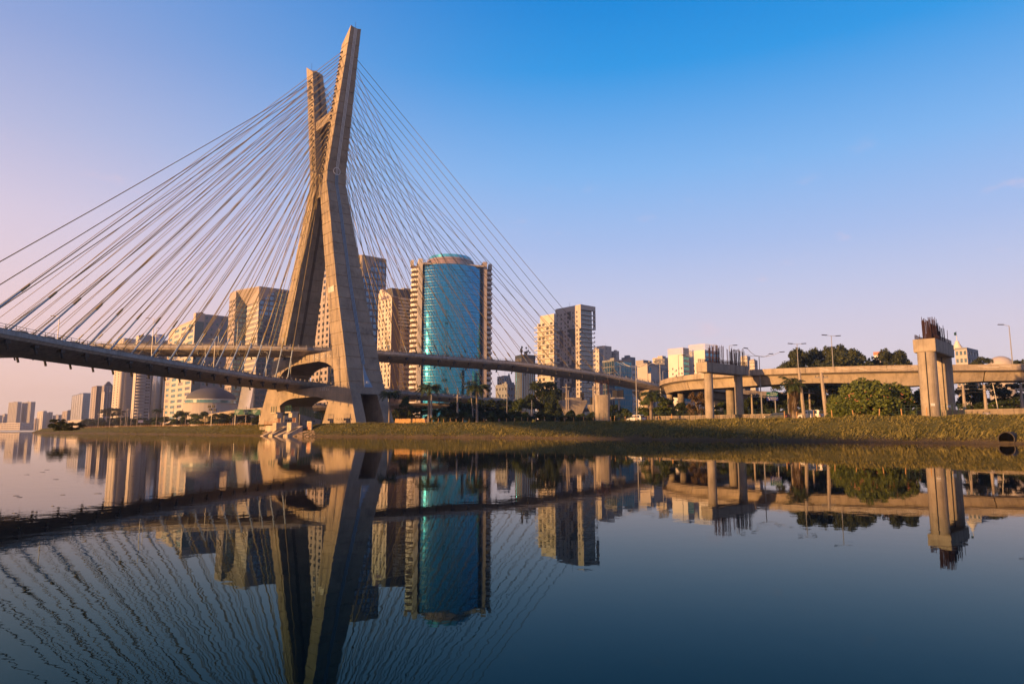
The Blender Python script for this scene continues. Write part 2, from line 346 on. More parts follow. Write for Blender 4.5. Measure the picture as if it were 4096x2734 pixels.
for s in (1, -1):
    rings = [leg_ring(s, q, inset=i) for q, i in zs2] + [leg_ring(s, 136.4)]
    # slanted crown: inner edge low, outer edge up to the tip, slightly hollowed
    tower.loft(rings, True, False)
    o0 = rings[-1]; h = Wh(141)
    top = [(s * Uo(141), w, 141 - .45 * (1 - (w / h) ** 2)) for w in np.linspace(-h, h, 7)]
    inn = [(s * Ui(136.4), w * Wh(136.4), 136.4 + .5 * (1 - w * w)) for w in np.linspace(-1, 1, 7)]
    outb = [(s * Uo(136.4), w * Wh(136.4), 136.4) for w in np.linspace(-1, 1, 7)]
    o = len(tower.v); tower.v += inn + top + outb + [(s * Ui(136.4), w * Wh(136.4), 136.4) for w in np.linspace(-1, 1, 7)]
    for i in range(6):
        for a, b in ((0, 7), (7, 14), (21, 0)):
            tower.f.append((o + a + i, o + a + i + 1, o + b + i + 1, o + b + i)); tower.m.append(0)
    for i in (0, 6): tower.f.append((o + 21 + i, o + i, o + 7 + i, o + 14 + i)); tower.m.append(0)
    # forked foot: two side walls and a back wall around a tall opening
    for w0, w1 in ((-1, -.47), (.47, 1)):
        tower.loft([leg_ring(s, zz, w0, w1) for zz in (3.7, 6.9, 6.96, 9.96, 10.02, 12.66)])
    tower.loft([leg_ring(s, zz, -.468, .468, u1=Ui(zz) + 4.5) for zz in (3.7, 12.66)])
# beams under each deck, arched below
def arch_beam(top, crown, spring, uspan):
    us = np.linspace(-uspan, uspan, 41); f = []; 
    def bot(u):
        t = abs(u) / uspan; return crown - (crown - spring) * max(0, (t - .25) / .75) ** 2.6
    for k, (zf) in enumerate((None,)):
        o = len(tower.v)
        for u in us:
            zb = bot(u)
            tower.v += [(u, -Wh(zb) * .992, zb), (u, -Wh(top) * .992, top), (u, Wh(top) * .992, top), (u, Wh(zb) * .992, zb)]
        for i in range(40):
            for j in range(4):
                j2 = (j + 1) % 4; tower.f.append((o + 4 * i + j, o + 4 * i + j2, o + 4 * i + 4 + j2, o + 4 * i + 4 + j)); tower.m.append(0)
arch_beam(15.68, 12.7, 9.6, 21.5)
arch_beam(27.0, 24.3, 21.3, 21.6)
for sgn in (1, -1):
    # fillets where the arches die into the legs
    for z0, z1, ua in ((9.5, 15.66, 20.8), (21.2, 26.98, 20.4)):
        tower.loft([[(sgn * ua, -Wh(q) * .99, q), (sgn * (Ui(q) + .6), -Wh(q) * .99, q), (sgn * (Ui(q) + .6), Wh(q) * .99, q), (sgn * ua, Wh(q) * .99, q)] for q in (z0, z1)])
# waist web and high cross-beam
tower.loft([[(-Ui(q) - 1.2, -Wh(q) * .72, q), (Ui(q) + 1.2, -Wh(q) * .72, q), (Ui(q) + 1.2, Wh(q) * .72, q), (-Ui(q) - 1.2, Wh(q) * .72, q)] for q in (83.8, 92.7)])
tower.loft([[(-Ui(q) - .8, -Wh(q) * .82, q), (Ui(q) + .8, -Wh(q) * .82, q), (Ui(q) + .8, Wh(q) * .82, q), (-Ui(q) - .8, Wh(q) * .82, q)] for q in (110.6, 114.2)])
tw = tower.build('tower', M_CON, bridge)
for s in (1, -1):
    pl = MB(); pl.loft([[(s * 15.6, -7.6, q), (s * 40.4, -7.6, q), (s * 40.4, 7.6, q), (s * 15.6, 7.6, q)] for q in (1.2, 3.72)])
    pl.build('plinth', concrete('plinth_concrete', (.52, .45, .36), 1.0, scale=.6), tw)
M_STRIPE = plain('white_strip', (.80, .81, .82), .4); M_STRIPEB = plain('blue_grey_strip', (.34, .46, .58), .4)
for s in (1, -1):
    for zz in ([22.2, 35, 50, 64, 78, 87, 90.6], [93.2, 105, 120, 140.4]):
        bd = MB(); bd.loft([[(s * (Uo(q) - .1), -.62, q), (s * (Uo(q) + .02), -.62, q), (s * (Uo(q) + .02), .62, q), (s * (Uo(q) - .1), .62, q)] for q in zz]); bd.build('strip_channel', plain('channel_dark', (.05, .05, .055), .7), tw)
for s in (1, -1):
    for k in (-1, 0, 1):
        up, lo = MB(), MB()
        pz = [93.2, 105, 120, 140.4]; up.tube([(s * (Uo(q) + .06), k * .42, q) for q in pz], .13, 4)
        pz = [22.2, 35, 50, 64, 78, 87, 90.6]; lo.tube([(s * (Uo(q) + .06), k * .42, q) for q in pz], .11, 4)
        up.build('leg_strip', M_STRIPE, tw); lo.build('leg_strip', M_STRIPEB, tw)
        inn = MB(); inn.tube([(s * (Ui(q) - .05), k * .36, q) for q in (27.3, 40, 50, 64, 78, 83)], .10, 4); inn.build('leg_strip', M_DARK, tw)  # black bars added in place of the recessed dark grooves
        inn = MB(); inn.tube([(s * (Ui(q) - .05), k * .32, q) for q in (93, 110, 125, 136)], .09, 4); inn.build('leg_strip', M_DARK, tw)
    rg = MB(); cz = 91.9
    rr = [(s * (Uo(cz + math.sin(t) * 1.25) + .07), math.cos(t) * 1.25, cz + math.sin(t) * 1.25) for t in np.linspace(0, 2 * math.pi, 25)]
    rg.tube(rr, .13, 5)
    for k in (-.34, 0, .34): rg.tube([(s * (Uo(cz - 1.1) + .07), k, cz - 1.05), (s * (Uo(cz + 1.1) + .07), k, cz + 1.05)], .08, 4)
    rg.build('emblem_ring', M_STRIPE, tw)
    pt = MB()
    def tri(off): return [(s * (Uo(14.85) + off), -1.15, 14.85), (s * (Uo(14.85) + off), 1.75, 14.85), (s * (Uo(18.6) + off), .45, 18.6), (s * (Uo(22.2) + off), -.15, 22.2), (s * (Uo(21.5) + off), -.45, 21.5)]
    pt.loft([tri(.02), tri(.22)])
    pt.build('triangular_plate', plain('plate_metal', (.30, .36, .42), .45, .3), tw)
    ds = MB(); q = 16.2; c = (s * (Uo(q) + .25), .25, q)
    ds.loft([[(c[0] + s * h, c[1] + r * math.cos(t), c[2] + r * math.sin(t)) for t in np.linspace(0, 2 * math.pi, 13)[:-1]] for r, h in ((.62, 0), (.6, .12), (.35, .22))])
    ds.build('plate_boss', plain('boss_metal', (.5, .52, .55), .35, .4), tw)
    an = MB(); an.tube([(s * (Uo(140.4) - .3), 0, 139.8), (s * (Uo(140.4) - .3), 0, 143.2)], .05, 4); an.build('lightning_rod', M_DARK, tw)
# faded rectangular posters and spray lettering on the left faces
M_SPRAY = plain('white_spray', (.75, .72, .68), .8); M_SPRAYD = plain('black_spray', (.03, .028, .03), .8)
pn = MB(); zq = 47.5; pn.add([(14.6, -Wh(46.6) - .03, 46.6), (18.6, -Wh(46.6) - .03, 46.6), (18.2, -Wh(48.6) - .03, 48.6), (14.3, -Wh(48.6) - .03, 48.6)], [(0, 1, 2, 3)])
pn.build('pale_panel', plain('pale_panel_paint', (.62, .55, .5), .8), tw)
rnd = random.Random(5)
def scrawl(mb, u0, u1, z0, z1, n, wface, width=.12):
    step = (u1 - u0) / n
    for i in range(n):
        u = u0 + i * step; pts = [(u + rnd.random() * step * .8, z0 + rnd.choice((0, .5, 1)) * (z1 - z0)) for _ in range(rnd.randint(3, 5))]
        for a, b in zip(pts[:-1], pts[1:]):
            if (Vector((*a, 0)) - Vector((*b, 0))).length > .1:
                mb.bar((a[0], wface(a[1]), a[1]), (b[0], wface(b[1]), b[1]), width, .03, up=(0, 1, 0))
face_l = lambda z: -Wh(z) - .02
g1 = MB(); scrawl(g1, 6, 19.5, 25.0, 26.6, 9, face_l); tag(g1.build('graffiti', M_SPRAY, tw), kind='stuff')
g1 = MB(); scrawl(g1, 13, 20.5, 14.3, 15.4, 7, face_l, .09); tag(g1.build('graffiti', M_SPRAY, tw), kind='stuff')
g1 = MB(); scrawl(g1, 20, 37, 4.0, 5.4, 11, face_l, .08); tag(g1.build('graffiti', M_SPRAYD, tw), kind='stuff')
g1 = MB(); scrawl(g1, -33, -25, 4.4, 5.6, 6, face_l, .07); tag(g1.build('graffiti', M_SPRAYD, tw), kind='stuff')

# ---- decks: near (camera-side) edge line in tower coordinates, fitted along the photographed edge
LOW = [(190, -190), (150, -158), (118, -128), (100, -111), (82, -94.6), (63, -77.5), (45, -58.8), (27, -40), (12, -24), (3, -12), (-6, 2), (-14, 17), (-23, 35), (-31.5, 53), (-38, 75), (-42, 98), (-44, 120), (-44, 150), (-42, 185)]
UPP = [(-92, -118), (-70, -95), (-50, -77), (-33, -60), (-20, -42), (-8.5, -28), (-3.5, -20), (1, -11), (3.9, -1), (7, 15), (9.3, 33), (10.6, 56), (13, 75), (16.5, 92), (19.5, 108), (22, 124), (25, 138), (28.6, 152), (34, 168), (44, 190), (56, 212)]
def zlow(w): return lerp(w, [-200, -60, 80, 100, 120, 185], [18.6, 17.9, 17.9, 17.5, 17.0, 14.5])
def zupp(w): return lerp(w, [-120, -10, 30, 77, 92, 108, 124, 138, 152, 212], [29.2, 29.2, 29.3, 28.9, 28.1, 27.0, 25.9, 24.2, 22.2, 14.5])
SEC = [(0, 0), (.12, -.22), (.16, -.62), (-.25, -1.08), (-3.6, -2.22), (-12.4, -2.22), (-15.75, -1.08), (-16.16, -.62), (-16.12, -.22), (-16, 0)]
class Deck:
    def __init__(s, edge, zf):
        s.P = resample(edge, 2.0); s.N = []
        for i in range(len(s.P)):
            d = (s.P[min(i + 1, len(s.P) - 1)] - s.P[max(i - 1, 0)]).normalized(); n = Vector((d.y, -d.x, 0)); s.N.append(n if n.x > 0 or n.y < -.2 else -n)
        s.z = [zf(p.y) for p in s.P]; s.s = [0]
        for a, b in zip(s.P[:-1], s.P[1:]): s.s.append(s.s[-1] + (b - a).length)
        k = min(range(len(s.P)), key=lambda i: abs(s.P[i].y)); s.s0 = s.s[k]
        s.s = [q - s.s0 for q in s.s]
    def pt(s, arc, lat=0, dz=0):
        x = lerp(arc, s.s, [p.x for p in s.P]); y = lerp(arc, s.s, [p.y for p in s.P]); z = lerp(arc, s.s, s.z)
        nx = lerp(arc, s.s, [n.x for n in s.N]); ny = lerp(arc, s.s, [n.y for n in s.N])
        return Vector((x + nx * lat, y + ny * lat, z + dz))
DL, DU = Deck(LOW, zlow), Deck(UPP, zupp)
# first cable about 14 m from the tower axis on each side; direction of growing arc differs
anchor_info = []
M_FASC = concrete('fascia_panel', (.50, .46, .42), .7, scale=.6)
M_FASCD = concrete('fascia_shade', (.30, .28, .26), .7, scale=.6)
rail_m = plain('rail_steel', (.20, .19, .18), .5, .5); rail_l = plain('rail_post_concrete', (.52, .48, .42), .7)
panel_cache = {}
for D, nm in ((DL, 'low'), (DU, 'high')):
    mb = MB(); step = 2.0
    arcs = np.arange(D.s[0], D.s[-1], step)
    rings = [[D.pt(a, lat, dz) for lat, dz in SEC] for a in arcs]
    mb.loft([[(p.x, p.y, p.z) for p in r] for r in rings])
    dk = mb.build('deck', M_DECKD, bridge)
    dk['label'] = 'lower deck curving in from the left' if nm == 'low' else 'upper deck curving away to the right'
    # edge panels, camera side: one per 3.5 m, tiny gaps
    a = D.s[0] + 2
    while a < D.s[-1] - 4:
        if -170 < a < 190:
            pm = MB(); q0, q1 = a + .03, a + 3.47
            prof = [(.0, .28), (.20, .22), (.30, -.55), (.18, -.62), (.02, -.05)]
            pm.loft([[tuple(D.pt(q, lat, dz)) for lat, dz in prof] for q in (q0, (q0 + q1) / 2, q1)])
            pm.build('fascia_panel', M_FASC, dk)
        a += 3.5
    # far-side edge beam and road surface
    eb = MB(); ar = np.arange(D.s[0], D.s[-1], 3.0)
    eb.loft([[tuple(D.pt(q, -15.6, -.02)), tuple(D.pt(q, -16.3, -.05)), tuple(D.pt(q, -16.3, .28)), tuple(D.pt(q, -15.7, .30))] for q in ar]); eb.build('edge_beam', M_FASC, dk)
    rd = MB()
    for q0, q1 in zip(ar[:-1], ar[1:]): rd.add([D.pt(q0, -2.2, .006), D.pt(q1, -2.2, .006), D.pt(q1, -13.8, .006), D.pt(q0, -13.8, .006)], [(0, 1, 2, 3)])
    rd.build('road_surface', M_ASPH, dk)
    for lat in (-2.0, -14.0):            # inner crash barriers
        bb = MB(); bb.loft([[tuple(D.pt(q, lat - .3, .0)), tuple(D.pt(q, lat + .3, .0)), tuple(D.pt(q, lat + .1, .85)), tuple(D.pt(q, lat - .1, .85))] for q in ar]); bb.build('crash_barrier', M_DECK, dk)
    for lat in (-.35, -15.65):
        rl = MB()
        for h in (.55, 1.0): rl.tube([tuple(D.pt(q, lat, h + .28)) for q in ar], .055, 4)
        q = D.s[0] + 2
        while q < D.s[-1] - 2:
            rl.bar(D.pt(q, lat, .2), D.pt(q, lat, 1.3), .09); q += 2.4
        tag(rl.build('railing', rail_m, dk), kind='stuff')
    lat = -.7; q = -40
    pb = MB()
    for q in np.arange(-62, 62, 2.6):     # short pale guard posts close to the tower
        c = D.pt(q, lat, 0); pb.box(c.x - .17, c.x + .17, c.y - .17, c.y + .17, c.z, c.z + 1.15)
    for q in (np.arange(120, 190, 3.0) if nm == 'high' else []):
        c = D.pt(q, lat, 0); pb.box(c.x - .2, c.x + .2, c.y - .2, c.y + .2, c.z, c.z + 1.1)
    tag(pb.build('guard_posts', rail_l, dk), kind='stuff')
    anchor_info.append((D, dk, nm))
# ---- 144 stays: each deck edge goes to the tower leg on its side
stub = MB(); stub.box(-.55, .55, -.45, .45, -.75, .1); stub.tube([(0, 0, -.6), (.5, 0, -1.75)], .26, 6)
stub_me = stub.mesh('anchor_stub', M_DARK)
hump = MB(); hump.loft([[(-1.7, -.35, 0), (1.7, -.35, 0), (1.7, .35, 0), (-1.7, .35, 0)], [(-.9, -.3, .75), (1.0, -.3, .75), (1.0, .3, .75), (-.9, .3, .75)]])
hump_me = hump.mesh('anchor_block', M_DECK)
for D, dk, nm in anchor_info:
    for side in (-1, 1):
        # arc direction: LOW and UPP run from negative w to positive w
        for edge, leg in ((0, 1), (1, -1)):
            lat = -.75 if edge == 0 else -15.25
            for k in range(18):
                arc = side * (15.5 + 6.85 * k)
                if nm == 'low' and side < 0: arc = -(15.0 + 6.95 * k)
                b = D.pt(arc, lat, .2)
                za = 89.2 + 2.52 * k + (0 if nm == 'low' else 1.26)
                ua = leg * (Ui(za) + (.9 if nm == 'low' else 1.9)); t = Vector((ua, side * (Wh(za) + .1), za))
                cb = MB(); d = (t - b).normalized(); L = (t - b).length
                near = nm == 'low' and side < 0
                tl = (10.5 if edge == 0 else 3.0) if near else 3.2
                n = 6 if near else 5
                sag = 0.0025 * L
                pts = [b + d * (tl * .9)] + [b + d * (L * f) - Vector((0, 0, sag * 4 * f * (1 - f) * (L / 120))) for f in (.3, .6, .85)] + [t]
                cb.tube(pts, .10 if near else .095, n)
                c = cb.build('cable', M_YEL, bridge)
                tb = MB(); tb.tube([b, b + d * tl], .20 if near else .16, 6); tb.build('anchor_tube', M_TUBE if (edge == 0) else M_YEL, c)
                cl = MB(); cl.tube([b + d * tl * .97, b + d * (tl + 1.6), b + d * (tl + 2.0)], [.25, .22, .13], 6); cl.build('collar', M_YEL, c)
                hd = MB(); hd.bar(t - d * 1.1, t + d * .2, .3); hd.build('socket', M_DARK, c)
                s0 = D.pt(arc, -.9 if edge == 0 else -15.1, -1.05)
                dd_ = D.pt(arc + 1, lat) - D.pt(arc - 1, lat); rz = math.atan2(dd_.y, dd_.x)
                place('anchor_stub', stub_me, dk, s0, rz + (math.pi if side > 0 else 0))
                hb = D.pt(arc + 3.4 * side, -.9 if edge == 0 else -15.1, .02); place('anchor_block', hump_me, dk, hb, rz)

# ------------------------------------------------------------------ city
def stone(name, col, v=.12, rough=.8, sc_=.15): return plain(name, col, rough, 0, v, sc_, .3)
M_WIN = glass('window_dark', (.018, .022, .026), .08)
M_WINB = glass('window_blue', (.03, .075, .11), .06)
M_WINT = glass('window_teal', (.03, .13, .14), .08)
M_WINF = plain('window_frame', (.25, .24, .23), .6)
M_BLIND = glass('window_blind', (.20, .18, .16), .25, ior=1.5); M_WIN2 = glass('window_grey', (.05, .06, .07), .1)
_win = {}; _wr = random.Random(77)
def win_mesh(mat, div=1):
    k = (mat.name, div)
    if k not in _win:
        m = MB(); m.add([(-.5, 0, -.5), (.5, 0, -.5), (.5, 0, .5), (-.5, 0, .5)], [(0, 1, 2, 3)])
        b = .05
        for x0, x1, z0, z1 in ((-.5, .5, .5 - b, .5), (-.5, .5, -.5, -.5 + b), (-.5, -.5 + b, -.5 + b, .5 - b), (.5 - b, .5, -.5 + b, .5 - b)):
            m.box(x0, x1, -.06, -.001, z0, z1, 1)
        for k2 in range(1, div): m.box(-.5 + k2 / div - .02, -.5 + k2 / div + .02, -.05, -.001, -.5 + b, .5 - b, 1)
        me = bpy.data.meshes.new('window'); me.from_pydata(m.v, [], m.f); me.materials.append(mat); me.materials.append(M_WINF); me.polygons.foreach_set('material_index', m.m); me.update()
        _win[k] = me
    return _win[k]
class Bld:
    """box building seen on its corner: front face y=0 (turned right), left face x=0"""
    def __init__(s, name, label, xl, xc, xr, yref, ytop, depth, phi=None, cat='building', base=None, sk=.4):
        phi = TA + math.pi / 2 if phi is None else R(phi)
        K = at(xc, yref, depth); s.K = Vector((K.x, K.y, (GZ - .4) if base is None else base)); s.phi = phi; s.sk = sk
        eR = Vector((math.cos(phi), math.sin(phi))); eL = Vector((-math.sin(phi), math.cos(phi)))
        def ln(px, e):
            d = ray(px, yref); r = d.x / d.y; return (r * K.y - K.x) / (e.x - r * e.y)
        s.LR = ln(xr, eR); s.LL = ln(xl, eL); s.H = at(xc, ytop, depth).z - s.K.z; s.depth = depth
        s.o = thing(name, label, cat, s.K, phi)
    def zpx(s, py, px=None):  # local height of an image row on the near corner
        return at(2048 if px is None else px, py, s.depth).z - s.K.z
    def P(s, face, a, out, z):
        return (a, -out, z) if face == 'F' else (-out, s.LL - a, z)
    def boxf(s, mb, face, a0, a1, o0, o1, z0, z1, mi=0):
        p, q = s.P(face, a0, o0, z0), s.P(face, a1, o1, z1)
        mb.box(min(p[0], q[0]), max(p[0], q[0]), min(p[1], q[1]), max(p[1], q[1]), z0, z1, mi)
    def win(s, face, a, z, w, h, mat, out=.05, div=1, name='window'):
        if mat is M_WIN or mat is M_WINT:
            v = _wr.random(); mat = M_BLIND if v < .14 else (M_WIN2 if v < .4 else mat)
        return place(name, win_mesh(mat, div), s.o, s.P(face, a, out, z), 0 if face == 'F' else -math.pi / 2, (w, 1, h))
    def grid(s, wall, face, a0, a1, z0, z1, cols, rows, wf, hf, mat, div=1, joined=False, mi=0, skip=None, sk=None):
        """wall skin with openings from a0..a1, z0..z1 and one window object in each"""
        sk = s.sk if sk is None else sk
        cw = (a1 - a0) / cols; rh = (z1 - z0) / rows; ww, hh = cw * wf, rh * hf; z = z0; jm = MB()
        for r in range(rows):
            zb = z0 + r * rh + (rh - hh) * .55; zt = zb + hh
            s.boxf(wall, face, a0, a1, 0, sk, z, zb, mi); z = zt
            e = a0
            for c in range(cols):
                x0 = a0 + c * cw + (cw - ww) / 2; s.boxf(wall, face, e, x0, 0, sk, zb, zt, mi); e = x0 + ww
                if skip and skip(r, c): s.boxf(wall, face, x0, e, 0, sk - .01, zb, zt, mi); continue
                if joined:
                    p = [s.P(face, x0, .06, zb), s.P(face, e, .06, zb), s.P(face, e, .06, zt), s.P(face, x0, .06, zt)]; jm.add(p, [(0, 1, 2, 3)])
                else: s.win(face, x0 + ww / 2, (zb + zt) / 2, ww, hh, mat, div=div)
            s.boxf(wall, face, e, a1, 0, sk, zb, zt, mi)
        s.boxf(wall, face, a0, a1, 0, sk, z, z1, mi)
        if joined: tag(jm.build('window_panes', mat, s.o), kind='stuff')
    def core(s, mat, x0=0, x1=None, y0=0, y1=None, z0=0, z1=None, name='wall'):
        mb = MB(); mb.box(x0, s.LR if x1 is None else x1, y0, s.LL if y1 is None else y1, z0, s.H if z1 is None else z1); return mb.build(name, mat, s.o)
    def roof(s, mat, mats=None, clutter=3, seed=1, z=None, name='roof'):
        z = s.H if z is None else z; rr = random.Random(seed); mb = MB(); t = s.sk
        mb.box(-t, s.LR, -t, s.LL, z, z + .35)
        for x0, x1, y0, y1 in ((-t, s.LR, -t, -t + .3), (-t, -t + .3, -t + .3, s.LL)): mb.box(x0, x1, y0, y1, z + .352, z + 1.1)
        o = mb.build(name, mat, s.o)
        for k in range(clutter):
            w, d, h = rr.uniform(2, 5), rr.uniform(2, 5), rr.uniform(1.2, 3); x, y = rr.uniform(.5, max(.6, s.LR - w)), rr.uniform(1, max(1.1, s.LL - d))
            b = MB(); b.box(x, x + w, y, y + d, z + .35, z + .35 + h); b.build('rooftop_plant', mat, o)
        if clutter > 1:
            b = MB(); x, y = s.LR * rr.uniform(.2, .8), s.LL * .3; b.tube([(x, y, z + .3), (x, y, z + .3 + rr.uniform(4, 8))], .09, 4); b.build('antenna', M_DARK, o)
        return o
def text_mesh(txt, size, mat, extrude=.04, name='lettering'):
    cu = bpy.data.curves.new('tmp', 'FONT'); cu.body = txt; cu.size = size; cu.extrude = extrude; cu.align_x = 'CENTER'; cu.align_y = 'CENTER'
    ob = bpy.data.objects.new('tmp', cu); COL.objects.link(ob)
    dg = bpy.context.evaluated_depsgraph_get(); me = bpy.data.meshes.new_from_object(ob.evaluated_get(dg)); me.materials.clear(); me.materials.append(mat); me.name = name
    bpy.data.objects.remove(ob); bpy.data.curves.remove(cu); return me
def put_text(txt, size, mat, parent, loc, rot, extrude=.04, name='lettering'):
    o = place(name, text_mesh(txt, size, mat, extrude, name), parent, loc); o.rotation_euler = rot; return o

S_PINK = stone('pink_granite', (.36, .31, .285)); S_CREAM = stone('cream_stone', (.53, .48, .42)); S_SPAN = stone('slate_spandrel', (.13, .15, .18)); S_GREY = stone('grey_render', (.33, .31, .31))
S_WHITE = stone('white_render', (.68, .64, .60)); S_BROWN = stone('brown_granite', (.17, .125, .11)); S_PEACH = stone('peach_render', (.50, .41, .34))
S_DGREY = stone('dark_grey_render', (.10, .10, .108)); S_BEIGE = stone('beige_render', (.47, .42, .38)); S_BLUEG = stone('blue_grey_render', (.22, .235, .26))
G_BLUE = glass('curtain_glass_blue', (.011, .20, .385), .05, .88, ior=2.0, bump=.12, bscale=.10)
G_DARK = glass('curtain_glass_dark', (.05, .13, .22), .05, .7, ior=2.0, bump=.02)
G_BRONZE = glass('curtain_glass_bronze', (.16, .11, .095), .08, ior=1.9, bump=.02)
G_TEAL = glass('curtain_glass_teal', (.02, .10, .11), .06, ior=1.9)
G_CYAN = glass('curtain_glass_cyan', (.05, .34, .52), .12, .6, ior=1.7)
G_SILVER = glass('curtain_glass_silver', (.48, .46, .45), .2, .5, ior=2.0)

# --- cylinder office tower -------------------------------------------------
D0 = 480.0
cxp = (1687 + 1941) / 2
Cc = at(cxp, 1400, D0); phi = math.atan2(Cc.x, Cc.y) * -1      # faces the camera
half = (xat(1941, D0) - xat(1687, D0)) / 2
b = Vector((Cc.x, Cc.y, GZ - .4)); cyl = thing('round_glass_tower', 'tall blue glass tower with bowed facade and white balconies down both sides', 'building', b, phi + R(7))
zt = at(cxp, 1055, D0).z - b.z; sag = 9.5; Rc = (half ** 2 + sag ** 2) / (2 * sag); cyc = Rc   # centre of arc at local (0, Rc), nearest point at y=0
ang = math.asin(half / Rc)
NC, NR = 24, 54; z_bot = 3.0; rh = (zt - z_bot) / NR; dth = 2 * ang / NC
cm = MB(); ring_ = [((Rc - .35) * math.sin(t), Rc - (Rc - .35) * math.cos(t)) for t in np.linspace(-ang, ang, NC + 1)] + [(half, 30), (-half, 30)]
cm.prism(ring_, 0, zt); cm.build('core', S_GREY, cyl)
pw = 2 * Rc * math.sin(dth / 2)
pane = MB(); pane.box(-.5, .5, 0, .12, -.5, .5); pane_me = pane.mesh('glass_pane', G_BLUE)
rest = MB()
for r in range(NR):
    for c in range(NC):
        t = -ang + (c + .5) * dth; rr = Rc * math.cos(dth / 2); x, y = rr * math.sin(t), Rc - rr * math.cos(t); z = z_bot + (r + .5) * rh
        if r >= NR - 12:
            o = place('glass_pane', pane_me, cyl, (x, y, z), t, (pw - .12, 1, rh - .12))
            o.rotation_euler.x = random.uniform(-.009, .009); o.rotation_euler.z = t + random.uniform(-.012, .012)
        else:
            tj = t + random.uniform(-.012, .012); ca, sa = math.cos(tj), math.sin(tj)
            w, h = (pw - .12) / 2, (rh - .12) / 2; q = random.uniform(-.02, .02)
            rest.add([(x - w * ca, y - w * sa, z - h), (x + w * ca, y + w * sa, z - h), (x + w * ca, y + w * sa + q, z + h), (x - w * ca, y - w * sa + q, z + h)], [(0, 1, 2, 3)])
tag(rest.build('lower_glass_panes', G_BLUE, cyl), kind='stuff')
mul = MB()
for r in range(0, NR + 1):
    z = z_bot + r * rh; pts = [((Rc - .02) * math.sin(t), Rc - (Rc - .02) * math.cos(t)) for t in np.linspace(-ang, ang, NC + 1)]
    for (xa, ya), (xb, yb) in zip(pts[:-1], pts[1:]): mul.bar((xa, ya, z), (xb, yb, z), .16, .30 if r % 2 == 0 else .12)
for c in range(NC + 1):
    t = -ang + c * dth; x, y = (Rc - .02) * math.sin(t), Rc - (Rc - .02) * math.cos(t); mul.bar((x, y, z_bot), (x, y, zt), .12, .14, up=(0, 1, 0))
mul.build('mullion_grid', plain('mullion_metal', (.05, .11, .15), .4, .4), cyl)
zs_ = at(cxp, 1036, D0).z - b.z; yst = Rc - Rc * math.cos(ang)
for sg in (-1, 1):
    st = MB(); x0, x1 = sorted((sg * (half + .02), sg * (half + 3.0))); st.box(x0, x1, yst - 2.2, 30, 0, zs_ + 1.0)
    st.build('stone_pier', S_PINK if sg > 0 else S_CREAM, cyl)
    x0, x1 = sorted((sg * (half + 3.02), sg * (half + 7.2))); st = MB(); st.box(x0, x1, yst + 4, yst + 10, 0, zs_ - 3); st.build('side_wing', S_BROWN, cyl)
    st = MB(); xx = sorted((sg * (half + 5.9), sg * (half + 8.0))); st.box(xx[0], xx[1], yst + 5, yst + 12, zs_ - 3.02, zs_ + 1.5); st.build('stair_head', S_CREAM, cyl)
# curved balconies with dark gaps
def balc_mesh(sg):
    m = MB(); inner, outer = [], []
    for t in np.linspace(0, math.pi / 2, 7): outer.append((sg * (half + 3.04 + 4.9 * math.sin(t)), yst + 4.0 - 5.2 * math.cos(t)))
    poly = [(sg * (half + 3.04), yst + 3.98)] + outer
    m.prism(poly, 0, .25)
    for (xa, ya), (xb, yb) in zip(outer[:-1], outer[1:]): m.bar((xa, ya, .95), (xb, yb, .95), .18, 1.55)
    return m.mesh('balcony', S_WHITE)
for sg in (-1, 1):
    me = balc_mesh(sg)
    n = 30; hh_ = (zs_ - 10) / n
    for k in range(n): place('balcony', me, cyl, (0, 0, 6 + k * hh_))
cr = MB(); crx = at(1721, 1040, D0).x - Cc.x, at(1905, 1040, D0).x - Cc.x; rad = (crx[1] - crx[0]) / 2 + .5; ccx = (crx[0] + crx[1]) / 2
zc0, zc1 = zt, at(cxp, 1026, D0).z - b.z
cr.lathe([(rad, zc0 - 1), (rad, zc1 - 1.6), (rad + .5, zc1 - 1.5), (rad + .5, zc1), (rad - .4, zc1)], 40, (ccx, rad + .8)); cr.build('crown_drum', G_BRONZE, cyl)
cr = MB(); cr.box(-half, half, Rc - (Rc - .6) * math.cos(ang * .6), 20, zt - .2, zt + 1.0); cr.build('roof_slab', S_PINK, cyl)
rlm = MB()
for t in np.linspace(0, 2 * math.pi, 34)[:-1]:
    x, y = ccx + (rad) * math.cos(t), rad + .8 + rad * math.sin(t); rlm.bar((x, y, zc1), (x, y, zc1 + 1.6), .12)
rlm.build('roof_railing', M_STEEL, cyl)
scr = MB(); scr.lathe([(rad - 1.2, zc1 - .2), (rad - 1.2, zc1 + 2.6), (rad - 1.5, zc1 + 2.6)], 36, (ccx, rad + 1)); scr.build('roof_glass_screen', G_CYAN, cyl)
sd = MB()
for x0, x1 in ((-half + .3, crx[0] - .5), (crx[1] + .5, half - .3)):
    for k in range(6):
        x = x0 + (x1 - x0) * k / 5; sd.bar((x, yst - 1.0, zt), (x, yst - 1.0, zs_ + .4), .12)
    for z in (zt + .3, (zt + zs_) / 2, zs_ + .4): sd.bar((x0, yst - 1.0, z), (x1, yst - 1.0, z), .12)
sd.build('parapet_screen', M_STEEL, cyl)

# --- hotel with sign ------------------------------------------------------
B = Bld('hotel_tower', 'cream hotel slab with purple sign on its slanted crown beside the round tower', 1513, 1566, 1690, 1300, 1187, 500)
zb_ = B.zpx(1147); w = MB()
B.core(S_CREAM, z1=B.H)
B.grid(w, 'L', 0, B.LL + .4, 2, B.H - .5, 4, 27, .42, .55, M_WIN)
B.boxf(w, 'L', 0, B.LL + .4, 0, .4, B.H - .5, B.H)
w.build('facade', S_CREAM, B.o)
